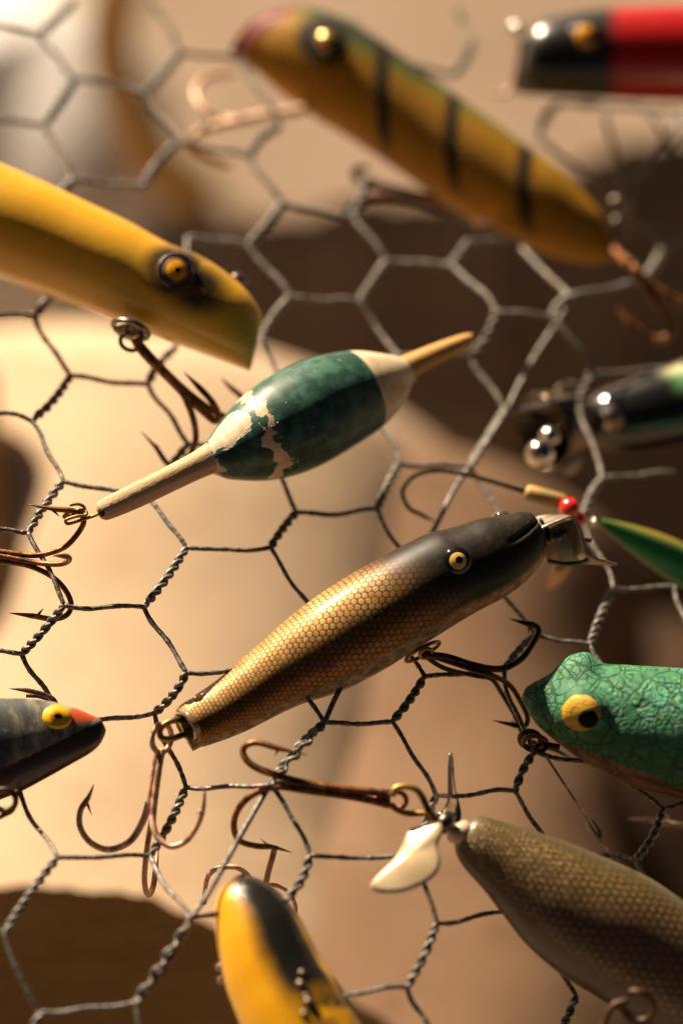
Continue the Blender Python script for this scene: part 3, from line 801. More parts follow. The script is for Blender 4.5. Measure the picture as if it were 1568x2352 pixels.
    m = MB(); wire_path(m, [(1333,1236),(1345,1238),(1358,1240)], .003, 7, 4, 10); m.build('lip_pin', M_steel, root)
    # belly hanger: cup washer and eye
    m = MB(); ring(m, (970, 1497), 44, 9, -.010, 4.5, rot=-29); m.build('cup_washer', M_brass, root)
    m = MB(); ring(m, (978, 1501), 15, 10, -.009, 4.5, rot=-25); m.build('hook_hanger', M_brass, root)
    # belly treble hook
    m = MB(); z = -.008
    wire_path(m, [(968,1498),(990,1505),(1028,1510),(1086,1528),(1136,1537),(1170,1530),(1200,1510),(1222,1480),(1236,1452),(1228,1437),(1203,1431),(1168,1421)], [z, z, -.004, -.001, 0], 6.6, 6, 10, taper=.14, r0=9)
    barb(m, (1216,1437), (1212,1456), 0, 3.5)
    wire_path(m, [(968,1500),(1030,1520),(1100,1543),(1140,1556),(1172,1576),(1196,1614),(1211,1648),(1203,1669),(1172,1664),(1130,1655)], [z, z, 0, .002, .002], 6.2, 6, 10, taper=.15)
    barb(m, (1180,1668), (1176,1652), .002, 3.5)
    wire_path(m, [(968,1502),(1020,1535),(1090,1552),(1128,1560),(1150,1590),(1180,1640),(1203,1690),(1235,1710),(1272,1722),(1317,1746)], [z, 0, .004, .006, .006], 5.8, 6, 10, taper=.15)
    m.build('treble_hook', M_rustd, root)
    # tail eye and tail treble
    m = MB(); wire_path(m, [(450,1664,-.012),(415,1654,-.019),(385,1660,-.021),(368,1676,-.021),(370,1694,-.021),(390,1698,-.021),(415,1690,-.020),(450,1676,-.012)], -.02, 7.5, 7, 10); m.build('screw_eye', M_brass, root)
    m = MB(); z = -.020
    ring(m, (371, 1696), 22, 33, z, 7, rot=8)
    wire_path(m, [(366,1722),(360,1745),(350,1800),(340,1850),(325,1893),(297,1934),(250,1952),(208,1936),(184,1900),(185,1862),(203,1832),(216,1801)], [z, z, z-.001, z], 6.6, 7, 10, taper=.13, r0=10)
    barb(m, (200,1846), (211,1874), z, 4)
    wire_path(m, [(374,1722),(368,1745),(360,1800),(352,1870),(352,1898),(364,1926),(395,1945),(430,1930),(456,1890),(467,1850),(471,1806)], [z, z-.002, z-.006, z-.010], 6.6, 7, 10, taper=.13, r0=9)
    barb(m, (464,1862), (446,1870), z-.009, 4)
    wire_path(m, [(372,1722),(362,1780),(352,1860),(342,1920),(334,1980),(332,2032),(341,2057),(352,2036),(358,1990),(364,1945)], [z, z+.002, z+.010], 7, 7, 10, taper=.15)
    m.build('treble_hook', M_rustl, root)
pike(); ZO = 0.0

# ---------------------------------------------------------------- bobber
def bobber():
    global BOB_L, BOB_R, BOB_R0
    BOB_R0 = .0135
    p0, p1 = P(232, 1178, -.001), P(1082, 776, .040)
    root = thing('fishing_float', 'green and cream wooden fishing float with chipped paint on a bare wood stick', 'fishing float', None, mat=axis_frame(p0, p1))
    M = frame(root)
    BOB_L = to_local(M, 484, 1046).x; BOB_R = to_local(M, 835, 905).x
    top = [(455,1050),(470,1022),(494,986),(532,936),(586,886),(656,843),(721,820),(802,807),(872,813),(915,822),(935,838)]
    bot = [(488,1086),(510,1094),(537,1101),(613,1103),(683,1090),(748,1063),(829,1014),(883,975),(925,925),(945,880)]
    loft(root, 'float_body', top, bot, bobber_mat(), wf=1.0, seg=96, n=120, rref=BOB_R0)
    st = [(221,1160),(232,1148),(300,1112),(380,1072),(440,1040),(470,1020),(500,1000)]; sb = [(238,1192),(252,1193),(320,1166),(400,1128),(460,1100),(500,1085),(520,1078)]
    # lower stick
    def stick(nm, t, b, mt):
        r2 = root
        return loft(r2, nm, t, b, mt, wf=1.0, seg=40, n=60)
    keep = BV[root.name]
    stick('lower_stick', st, sb, stick_mat('bare_grey_wood', (.66, .49, .30), (.48, .33, .18)))
    stick('upper_stick', [(900,826),(921,818),(960,803),(1010,784),(1060,768),(1080,765)], [(920,880),(942,872),(990,845),(1040,818),(1075,797),(1084,782)], stick_mat('golden_varnished_wood', (.52, .27, .07), (.66, .38, .13)))
    BV[root.name] = keep
    m = MB()
    V = []; m.add(*sphere_cap(P(233, 1177, -.0022), (M.to_3x3() @ Vector((-1, -.35, 0))), .0011, 1.5, 6, 18, .45)); m.build('end_hole', simple('dark_end_hole', (.03, .018, .01), .7), root)
    m = MB(); wire_path(m, [(236,1176,-.002),(215,1185),(197,1191),(175,1198),(155,1203),(152,1194),(175,1186),(197,1183),(195,1173),(172,1172),(150,1182),(148,1188),(165,1184),(188,1177),(194,1166),(180,1158),(160,1160)], [0, -.002, .001, -.001], 4.0, 7, 10)
    m.build('line_loop', M_brass, root)
bobber()
def loose_hook():
    root = thing('treble_hook', 'rusty treble hook from the left edge, its point through the wire loop of the float', 'fish hook', P(60, 1290, 0))
    def arm(pts, z, bb=None):
        m = MB(); wire_path(m, pts, z, 6.6, 7, 10, taper=.14)
        if bb: barb(m, *bb, z if not hasattr(z, '__len__') else z[-1], 4.2)
        m.build('hook_arm', M_rust, root)
    arm([(-80,1262),(0,1267),(75,1276),(120,1268),(152,1254),(178,1226),(192,1200),(186,1182),(165,1173),(125,1169),(64,1159)], [.002, 0, 0, 0], ((120,1170),(137,1187)))
    arm([(-80,1266),(0,1277),(80,1292),(130,1296),(156,1290),(155,1279),(120,1276)], [.002, 0, -.004, -.014])
    arm([(-80,1286),(0,1290),(60,1298),(112,1320),(146,1350),(163,1385),(154,1412),(122,1422),(75,1415),(21,1408)], [.002, 0, 0, 0], ((86,1414),(100,1397)))
loose_hook()

# ---------------------------------------------------------------- yellow lure, upper left
def yellow():
    global YEL_E
    p0, p1 = P(-60, 480, .026), P(588, 790, .020)
    root = thing('fishing_lure', 'plain yellow wooden plug lure with black airbrushed patch round its orange glass eye', 'fishing lure', None, 'fishing lures hung on the chicken wire', mat=axis_frame(p0, p1))
    M = frame(root); e = to_local(M, 408, 624); YEL_E = (e.x, e.z)
    top = [(-70,342),(0,372),(100,415),(200,462),(300,510),(380,555),(450,582),(510,618),(560,660),(590,700),(606,735),(625,790)]
    bot = [(-70,608),(0,638),(120,682),(250,731),(350,771),(480,817),(575,852),(640,878)]
    q0 = P(603, 722, .02); q1 = P(573, 853, .02)
    nrm = ((q1-q0).cross(back)).normalized()
    if nrm.dot(camR) < 0: nrm = -nrm
    nrm = (nrm*.93 - back*.0 + camU*0).normalized()
    Mi = M.inverted(); ql = Mi @ q0; nl = (Mi.to_3x3() @ nrm).normalized()
    def deform(V, an, c, h, w):
        d = (V-np.array(ql)) @ np.array(nl); ax = np.array([1.0, 0, 0]); k = np.clip(d, 0, None)/nl.x
        k = np.where(d > 0, k*.985, 0)
        return V - k[..., None]*ax
    loft(root, 'body', top, bot, yellow_mat(), wf=.92, seg=96, n=170, deform=deform)
    eye(root, 404, 622, 39, (simple('dark_eye_socket', (.05, .022, .01), .12, coat=1, nz=(.16, .10, .07), nscale=300), M_iris_orange, M_pupil), iris=.60, pupil=.17, ioff=(.02, .0), poff=(.10, 0), bulge=.40, mix=.5, rim=.10)
    eye(root, 0, 0, 22, (M_steel_d, M_iris_orange, M_pupil), iris=0, pupil=0, at=P(549, 640, .028), nrm=camU*.8+camR*.5, bulge=.7, mix=0)
    m = MB(); ring(m, (300, 757), 42, 18, .012, 7, rot=20); m.add(*sphere_cap(P(300, 757, .014), back*.5-camU, .0038, 1.3, 8, 20, .5)); m.build('cup_washer', M_steel_d, root)
    m = MB(); ring(m, (300, 784), 24, 20, .010, 5.5, rot=20, arc=(-60, 250)); m.build('hook_hanger', M_rustd, root)
    m = MB(); z = .012
    wire_path(m, [(308,775),(322,800),(350,832),(385,866),(430,912),(470,948),(492,966),(501,958),(496,938),(480,914),(450,882),(421,853)], [.010, z, z, z], 7, 7, 10, taper=.13, r0=11)
    wire_path(m, [(312,780),(345,822),(395,872),(420,905),(440,950),(449,990),(447,1020),(432,1050),(405,1070),(382,1062),(358,1028),(322,989)], [.010, z, .014, .014], 6, 7, 10, taper=.13, r0=9)
    barb(m, (352,1020), (368,1027), .014, 3.5)
    wire_path(m, [(312,780),(365,838),(430,900),(500,950),(560,965),(580,940),(556,912),(530,890),(507,866)], [.010, .014, .024, .026], 6, 7, 10, taper=.16, r0=9)
    m.build('treble_hook', M_rust, root)
ZO = .012; yellow(); ZO = 0.0

# ---------------------------------------------------------------- perch lure, top
def perch():
    global PERCH_Q, PERCH_N, PERCH_E
    p0, p1 = P(548, 95, .098), P(1395, 585, .082)
    root = thing('fishing_lure', 'blurred golden perch lure with dark vertical bars, green back and red nose at the top', 'fishing lure', None, 'fishing lures hung on the chicken wire', mat=axis_frame(p0, p1))
    M = frame(root)
    def q(u, v): l = to_local(M, u, v); return l.x+.64*l.z
    pe = to_local(M, 756, 102); PERCH_E = (pe.x, pe.z)
    PERCH_Q = [q(892, 215), q(1048, 300), q(1213, 400)]; PERCH_N = to_local(M, 550, 100).x
    top = [(547,118),(553,80),(570,56),(600,35),(650,19),(710,17),(784,38),(833,64),(933,133),(1033,208),(1133,278),(1208,334),(1283,386),(1333,434),(1383,490),(1408,540),(1410,570)]
    bot = [(548,130),(560,148),(590,166),(650,217),(725,272),(783,305),(883,370),(983,440),(1083,506),(1183,557),(1283,592),(1358,606),(1395,600),(1408,585)]
    loft(root, 'body', top, bot, perch_mat(), wf=.8, seg=72, n=110)
    eye(root, 752, 98, 34, (M_black, simple('amber_iris', (.55, .33, .08), .12, .6, coat=1), M_pupil), iris=.7, pupil=.22, ioff=(-.05, -.02), poff=(.3, .25), bulge=.6)
    eye(root, 0, 0, 26, (M_chrome, M_iris_orange, M_pupil), iris=0, pupil=0, at=P(682, 30, .098), nrm=camU, bulge=.8, mix=.2)
    m = MB(); z = .088
    wire_path(m, [(705,248),(660,257),(600,266),(520,283),(470,298),(440,318),(450,345),(500,372),(540,380)], [z, z, .095], 8.5, 7, 10, taper=.1, r0=13)
    wire_path(m, [(700,250),(640,262),(560,274),(505,271),(468,252),(449,215),(462,186),(490,172),(552,166)], [z, .095, .112], 8.5, 7, 10, taper=.1, r0=10)
    m.build('treble_hook', M_rustl, root)
    m = MB(); z = .09
    wire_path(m, [(1110,496),(1040,466),(950,445),(880,428),(835,415),(815,402),(822,388),(850,384)], z, 9, 7, 10, taper=.1, r0=12)
    wire_path(m, [(1110,498),(1000,470),(900,452),(830,455),(798,472),(788,495),(800,520)], z+.004, 9, 7, 10, taper=.1, r0=11)
    m.build('treble_hook', M_rust, root)
    m = MB(); m.add(*sphere_cap(P(1108, 500, .078), -camU, .0035, 1.4, 6, 18, .6)); m.build('cup_washer', M_rustl, root)
    m = MB(); ring(m, (1422, 478), 26, 22, .085, 7); ring(m, (1428, 520), 20, 24, .083, 7); m.build('line_ring', M_steel_d, root)
    m = MB(); z = .060
    wire_path(m, [(1405,570,.08),(1432,596,.072),(1455,612),(1483,660),(1515,705),(1537,748),(1528,776),(1490,776),(1448,742),(1420,708)], [z, z, z], 9.5, 7, 10, taper=.13, r0=12)
    wire_path(m, [(1440,598),(1470,628),(1510,664),(1560,690),(1620,700)], z, 9, 7, 10)
    m.build('treble_hook', M_rust, root)
ZO = .014; perch(); ZO = 0.0

# ---------------------------------------------------------------- red and black lure, top right
def redlure():
    global RED_X
    p0, p1 = P(1195, 140, .112), P(1720, 125, .112)
    root = thing('fishing_lure', 'blurred black headed lure with bright red body in the top right corner', 'fishing lure', None, 'fishing lures hung on the chicken wire', mat=axis_frame(p0, p1))
    M = frame(root); RED_X = to_local(M, 1405, 120).x
    top = [(1184,190),(1192,140),(1205,92),(1215,66),(1240,46),(1290,32),(1383,18),(1480,12),(1568,10),(1740,8)]
    bot = [(1184,200),(1190,214),(1240,218),(1320,222),(1450,228),(1568,233),(1740,238)]
    loft(root, 'body', top, bot, redblack_mat(), wf=.95, seg=64, n=80)
    eye(root, 1345, 82, 38, (M_black, M_iris_orange, M_pupil), iris=.65, pupil=.3, ioff=(.0, .1), poff=(.35, .2), bulge=.7)
    m = MB(); wire_path(m, [(1138,214),(1158,216),(1176,200),(1186,160),(1192,118),(1200,88)], .112, 7, 6, 10); m.build('mouth_plate', M_rustl, root)
    m = MB(); m.add(*sphere_cap(P(1186, 66, .112), back-camR*.5+camU*.6, .0022, 1.5, 8, 18)); m.build('line_tie_bead', M_chrome, root)
redlure()

# ---------------------------------------------------------------- black spinner lure, right
def spinner():
    p0, p1 = P(1325, 980, .076), P(1720, 880, .076)
    root = thing('fishing_lure', 'blurred glossy black lure with metal propeller cup and green shoulder at the right edge', 'fishing lure', None, 'fishing lures hung on the chicken wire', mat=axis_frame(p0, p1))
    M = frame(root); gx = to_local(M, 1545, 845)
    m = Mt('glossy_black_enamel'); x, y, z = m.xyz()
    c = m.mix((x.step(gx.x-.004, gx.x+.002))*z.step(gx.z-.009, gx.z-.004), (.012, .011, .009), (.12, .30, .12))
    c = m.mix(x.step(gx.x-.006, gx.x+.0)*z.step(gx.z-.003, gx.z), c, (.55, .55, .30))
    m.set(color=c, rough=.13, coat=1, coatr=.12)
    top = [(1324,975),(1326,945),(1338,928),(1383,896),(1458,866),(1533,840),(1600,815),(1740,790)]
    bot = [(1325,990),(1332,1006),(1358,1024),(1433,1038),(1508,1032),(1600,1014),(1740,990)]
    loft(root, 'body', top, bot, m.m, wf=.95, seg=64, n=80)
    eye(root, 1404, 958, 30, (M_chrome, simple('amber_glass_iris', (.35, .18, .03), .1, coat=1), M_pupil), iris=.6, pupil=0, ioff=(.5, .5), bulge=.8)
    # bell shaped propeller cup: a lathe with an open mouth towards the left
    c0, c1 = P(1326, 968, .076), P(1205, 1008, .064); ax = (c1-c0).normalized(); a = ax.orthogonal().normalized(); b = ax.cross(a)
    prof = [(0, .004), (.0015, .0078), (.004, .0090), (.0090, .0094), (.0125, .0100), (.0130, .0098), (.0124, .0090), (.006, .0080), (.002, .003)]
    mb = MB(); V = []; F = []; sg = 40
    for t, r in prof:
        for k in range(sg):
            ph = 2*math.pi*k/sg; V.append(c0+ax*t+(a*math.cos(ph)+b*math.sin(ph))*r)
    for i in range(len(prof)-1):
        for k in range(sg): F.append((i*sg+k, i*sg+(k+1) % sg, (i+1)*sg+(k+1) % sg, (i+1)*sg+k))
    mb.add(V, F); mb.build('propeller_cup', simple('dark_gold_metal', (.20, .15, .10), .25, 1, nz=(.10, .075, .05), nscale=200), root)
    mb = MB(); mb.add(*sphere_cap(P(1240, 1042, .052), back, .0036, math.pi*.98, 16, 24)); mb.build('brass_bead', M_chrome, root)
    mb = MB(); mb.add(*sphere_cap(P(1262, 1002, .056), back, .0026, math.pi*.98, 14, 20)); mb.build('brass_bead', M_chrome, root)
    # two blades
    for (u0, v0, u1, v1, w) in ((1290, 930, 1215, 915, 26), (1330, 1040, 1290, 1090, 22)):
        mb = MB(); A = P(u0, v0, .072); B = P(u1, v1, .070); t = (B-A).normalized(); s = t.cross(back).normalized(); V = []; F = []
        for i in range(9):
            q = i/8; ww = pxr(w)*math.sin(math.pi*(.15+.8*q))**.6
            for sgn in (-1, 1):
                for th in (-.0002, .0002): V.append(A.lerp(B, q)+s*ww*sgn+back*(th+.0012*q*sgn))
        for i in range(8):
            j = i*4; F += [(j, j+4, j+6, j+2), (j+1, j+3, j+7, j+5), (j, j+1, j+5, j+4), (j+2, j+6, j+7, j+3)]
        F += [(0, 2, 3, 1), (32, 33, 35, 34)]
        mb.add(V, F); mb.build('propeller_blade', M_steel, root)
    mb = MB(); ring(mb, (1305, 905), 28, 24, .074, 6, rot=-30); ring(mb, (1330, 930), 16, 22, .072, 6, rot=20); mb.build('line_ring', M_steel, root)
spinner()

# ---------------------------------------------------------------- green quill lure with red beads, right
def quill():
    p0, p1 = P(1378, 1200, .040), P(1720, 1340, .046)
    root = thing('fishing_lure', 'slim green and olive tapered lure with tip towards the red beads', 'fishing lure', None, 'fishing lures hung on the chicken wire', mat=axis_frame(p0, p1))
    m = Mt('green_olive_enamel'); x, y, z = m.xyz()
    zr = z-x*.02
    c = m.mix(zr.step(.0005, .0032), (.035, .22, .07), (.36, .27, .035)); c = m.mix(zr.step(-.003, -.006), c, (.02, .16, .04))
    m.set(color=c, rough=.32, coat=.4)
    top = [(1376,1200),(1382,1192),(1433,1201),(1508,1222),(1568,1247),(1640,1285),(1760,1350)]
    bot = [(1376,1203),(1384,1213),(1433,1257),(1483,1297),(1533,1332),(1568,1353),(1640,1395),(1760,1460)]
    loft(root, 'body', top, bot, m.m, wf=.6, seg=48, n=60)
    mb = MB(); mb.add(*sphere_cap(P(1367, 1200, .040), back, .0012, 3.0, 10, 16)); mb.build('nose_bead', M_chrome, root)
    root = thing('beaded_hook', 'long dark hook with tan cork sleeve and two red glass beads', 'fish hook', P(1200, 1127, .036))
    mb = MB(); wire_path(mb, [(1212,1133),(1198,1127),(1133,1107),(1078,1092),(1008,1080),(953,1092),(925,1128),(938,1166),(968,1183),(1002,1200)], [.032, .034, .036, .036], 5.6, 7, 10, taper=.12); mb.build('hook', M_steel_d, root)
    mb = MB(); w = pp([(1206,1128),(1214,1131),(1250,1141),(1290,1152),(1302,1157)], .032); tube(mb, w, [pxr(13), pxr(19), pxr(19), pxr(19), pxr(15)], 20); mb.build('cork_sleeve', simple('tan_cork', (.62, .34, .07), .5, nz=(.42, .30, .12), nscale=150), root)
    red = simple('red_glass', (.75, .03, .02), .08, coat=1)
    mb = MB(); mb.add(*sphere_cap(P(1308, 1167, .030), back, pxr(26), 3.1, 16, 24)); mb.build('red_bead', red, root)
    mb = MB(); mb.add(*sphere_cap(P(1331, 1192, .032), back, pxr(16), 3.1, 14, 20)); mb.build('red_bead', red, root)
    mb = MB(); wire_path(mb, [(1320,1180),(1345,1196),(1370,1202)], .033, 3.5, 5, 8); mb.build('wire_shaft', M_steel, root)
    # spinner blade below the metal lip
    mb = MB(); outl = [(1272,1300),(1290,1294),(1312,1293),(1313,1302),(1300,1326),(1284,1346),(1268,1358),(1257,1352),(1256,1338),(1264,1316)]
    W = [Vector(x) for x in catmull([P(u, v, .042+.00008*(v-1300)) for u, v in outl+outl[:1]], 4)[:-1]]; nw = len(W); cc = sum(W, Vector())/nw
    V = [cc-back*.0009]+W+[x-back*.0004 for x in W]+[cc-back*.0013]
    F = [(0, 1+k, 1+(k+1) % nw) for k in range(nw)]+[(1+k, 1+nw+k, 1+nw+(k+1) % nw, 1+(k+1) % nw) for k in range(nw)]+[(2*nw+1, 1+nw+(k+1) % nw, 1+nw+k) for k in range(nw)]
    mb.add(V, F); o = mb.build('spinner_blade', simple('copper_blade', (.75, .45, .26), .45, .4), None)
    tag(o, 'small peach coloured leaf shaped blade just below the metal lip of the gold minnow', 'spinner blade')
    root = o
quill()

# ---------------------------------------------------------------- green frog, right
def frog():
    global FR_X, FR_Z, FR_K
    p0, p1 = P(1200, 1603, -.002), P(1740, 1700, -.006)
    root = thing('frog_lure', 'green wooden frog lure with crackled paint, yellow painted eye and bare brown belly', 'fishing lure', None, 'fishing lures hung on the chicken wire', mat=axis_frame(p0, p1))
    M = frame(root)
    a = to_local(M, 1290, 1703); b = to_local(M, 1568, 1812); FR_X, FR_Z = a.x, a.z; FR_K = -(b.z-a.z)/(b.x-a.x)
    top = [(1199,1598),(1204,1585),(1216,1573),(1250,1556),(1300,1543),(1360,1530),(1400,1526),(1480,1530),(1568,1535),(1640,1540),(1760,1550)]
    bot = [(1199,1606),(1205,1622),(1230,1662),(1260,1690),(1300,1722),(1350,1755),(1430,1798),(1500,1822),(1568,1838),(1640,1848),(1760,1850)]
    e1 = to_local(M, 1322, 1528); e2 = to_local(M, 1335, 1632)
    def deform(V, an, c, h, w):
        # the two eye bumps swell out of the head; the far one stands above the skyline
        for e, amp, rad, dirv in ((e1, .0040, .0045, (0, -.25, 1)), (e2, .0030, .0052, (-.1, -1, .25))):
            cen = np.array([e.x, 0, e.z]) if e is e1 else None
            dv = np.array(dirv)/np.linalg.norm(dirv)
            dx = V[:, :, 0]-e.x; dz = V[:, :, 2]-(e.z-(.002 if e is e1 else 0))
            g = np.exp(-((dx**2+dz**2)/rad**2)**1.6)
            if e is e1: g = np.exp(-(np.abs(dx)/rad)**3.0)*np.clip((V[:, :, 2]-c[:, None])/h[:, None], 0, 1)**2*np.where(V[:, :, 1] < .004, 1, .3)
            else: g = g*(V[:, :, 1] < 0)
            V = V + g[..., None]*amp*dv
        return V
    loft(root, 'body', top, bot, frog_mat(), wf=.85, seg=200, n=260, deform=deform)
    p, n = surf(root, 1335, 1638)
    # painted eye: thick disc of old paint following the bump
    def paint(nm, u, v, rx, mat, lift, parent, wob=.06):
        mb = MB(); V = []; F = []; nr, ns = 6, 36; rs = RNG.rand(ns)
        for i in range(nr+1):
            for k in range(ns):
                r = rx*i/nr*(1+(wob*(rs[k]-.5) if i == nr else 0)); t = 2*math.pi*k/ns
                q, nn = surf(root, u+r*math.cos(t), v+r*.95*math.sin(t))
                V.append(q+nn*(lift if i < nr else lift*.2))
        for i in range(nr):
            for k in range(ns): F.append((i*ns+k, (i+1)*ns+k, (i+1)*ns+(k+1) % ns, i*ns+(k+1) % ns))
        mb.add(V, F); return mb.build(nm, mat, parent)
    yel = simple('old_yellow_paint', (.70, .41, .02), .55, nz=(.50, .26, .012), nscale=350, bump=.0003, bscale=1400)
    ep = paint('painted_eye', 1334, 1638, 44, yel, .00030, root)
    paint('pupil', 1350, 1650, 24, simple('black_paint', (.004, .004, .004), .6, spec=.12, bump=.0001, bscale=900), .00050, ep, .03)
    mb = MB(); ring(mb, (1217, 1699), 24, 19, -.002, 6.5, rot=15); ring(mb, (1229, 1708), 28, 17, -.003, 6, rot=8, arc=(20, 330)); wire_path(mb, [(1245,1705),(1262,1712),(1285,1716)], -.001, 7, 4, 10); mb.build('screw_eye', M_rustd, root)
frog()
def leader():
    root = thing('leader_wire', 'thin grey leader wire with small bead hanging down from the frog ring', 'wire', P(1300, 1800, .004))
    mb = MB(); wire_path(mb, [(1244,1722),(1280,1778),(1320,1838),(1352,1884),(1372,1915),(1392,1948),(1404,1975)], [-.001, .006, .016, .02], 3.4, 6, 8); mb.build('wire_length', M_steel_d, root)
    mb = MB(); w = pp([(1349,1880),(1356,1892),(1366,1906),(1376,1922),(1383,1934)], .017); tube(mb, w, [pxr(3), pxr(11), pxr(14), pxr(11), pxr(3)], 16); mb.build('wire_bead', M_steel_d, root)
    root = thing('fish_hook', 'blurred coppery hook pointing left below the green frog at the right edge', 'fish hook', P(1500, 1885, .02))
    mb = MB(); wire_path(mb, [(1700,1910),(1600,1900),(1560,1896),(1520,1890),(1490,1884),(1436,1881)], .028, 6, 6, 10, taper=.3); mb.build('hook', M_rustl, root)
    mb = MB(); mb.add(*sphere_cap(P(1527, 1880, .027), back, pxr(9), 3.0, 10, 16)); mb.build('bead', M_chrome, root)
leader()

# ---------------------------------------------------------------- grey lure, left edge
def grey():
    global GR_N
    p0, p1 = P(-90, 1720, -.010), P(238, 1662, -.010)
    root = thing('fishing_lure', 'smoky grey lure with flat yellow eye, red snout and dark flat underside, left edge', 'fishing lure', None, 'fishing lures hung on the chicken wire', mat=axis_frame(p0, p1))
    M = frame(root); e = to_local(M, 196, 1640); GR_N = (e.x, e.z)
    top = [(-120,1608),(-60,1602),(0,1604),(60,1605),(120,1612),(170,1626),(205,1640),(230,1652),(240,1668),(243,1676)]
    bot = [(-120,1880),(-60,1862),(0,1838),(50,1818),(110,1786),(165,1755),(205,1732),(228,1712),(240,1690),(243,1680)]
    q0 = P(236, 1652, -.016); q1 = P(-20, 1778, -.026); d = (q1-q0).normalized()
    perp = d.cross(back).normalized()
    if perp.dot(camU) > 0: perp = -perp
    nrm = (perp*.50+back*.86).normalized(); nrm = (nrm-d*nrm.dot(d)).normalized()
    Mi = M.inverted(); ql = np.array(Mi @ q0); nl = np.array((Mi.to_3x3() @ nrm).normalized()); ply = np.array((Mi.to_3x3() @ perp).normalized())
    def deform(V, an, c, h, w):
        dd = (V-ql) @ nl; s = (V-ql) @ ply
        push = np.where((dd > 0) & (s > 0), dd, 0)
        # push straight away from the viewer so the outline stays
        bl = np.array([0, 1.0, 0]); k = push/max(.2, -nl[1])
        return V + k[..., None]*bl
    m = grey_mat()
    nt = m.node_tree
    o = loft(root, 'body', top, bot, m, wf=.55, seg=160, n=160, deform=deform)
    # the dark flat underside is a face of its own: assign by position
    me = o.data; dk = simple('dark_brown_underside', (.018, .011, .007), .30, nz=(.05, .03, .017), nscale=60, coat=.3)
    me.materials.append(dk)
    for p in me.polygons:
        cpt = np.array(p.center)
        if (cpt-ql) @ ply > .0003: p.material_index = 1
    # flat painted yellow eye
    pc, n = surf(root, 131, 1648)
    ta = (camR-n*camR.dot(n)).normalized(); tb = n.cross(ta).normalized()
    tb = tb if tb.dot(camU) > 0 else -tb
    fr_ = max(.45, n.dot(back))
    mb = MB(); a = camR; b = n.cross(a).normalized()
    def dsc(mb, c, rx, ry, th):
        V = [c+n*th]; F = []; ns = 36
        for (k, hh) in ((.9, th), (1, th*.4), (1.0, -th)):
            for i in range(ns):
                t = 2*math.pi*i/ns; V.append(c+n*hh+ta*math.cos(t)*rx*k+tb*math.sin(t)*ry*k)
        for i in range(ns): F.append((0, 1+i, 1+(i+1) % ns))
        for r in range(2):
            for i in range(ns): F.append((1+r*ns+i, 1+(r+1)*ns+i, 1+(r+1)*ns+(i+1) % ns, 1+r*ns+(i+1) % ns))
        mb.add(V, F)
    dsc(mb, pc+n*.0003, pxr(33), pxr(25)/max(.6, tb.dot(camU)), .0006); e = mb.build('flat_eye', simple('yellow_eye_paint', (.93, .58, .012), .35, coat=.5), root)
    mb = MB(); dsc(mb, pc+n*.0010, pxr(18), pxr(13), .00012); mb.build('inner_ring', simple('amber_ring_paint', (.62, .27, .005), .35, coat=.5), e)
    mb = MB(); dsc(mb, pc+n*.0012+ta*.0001-tb*.0001, pxr(10.5), pxr(6.5), .00012); mb.build('pupil', M_pupil, e)
    mb = MB(); wire_path(mb, [(134,1630),(122,1606),(96,1594),(60,1586),(20,1582)], -.003, 5.5, 6, 8, taper=.3); wire_path(mb, [(135,1634),(118,1612),(90,1600),(60,1598)], .002, 5, 6, 8)
    w = catmull(pp([(60,1588),(35,1584),(18,1582)], -.006), 5)
    mb.build('top_hook', M_rustd, root)
    mb = MB(); ring(mb, (10, 1838), 27, 24, -.02, 7, rot=20); wire_path(mb, [(40,1815),(36,1840),(28,1862),(10,1872),(-20,1886)], -.018, 6, 6, 8); mb.build('belly_ring', M_rustd, root)
grey()

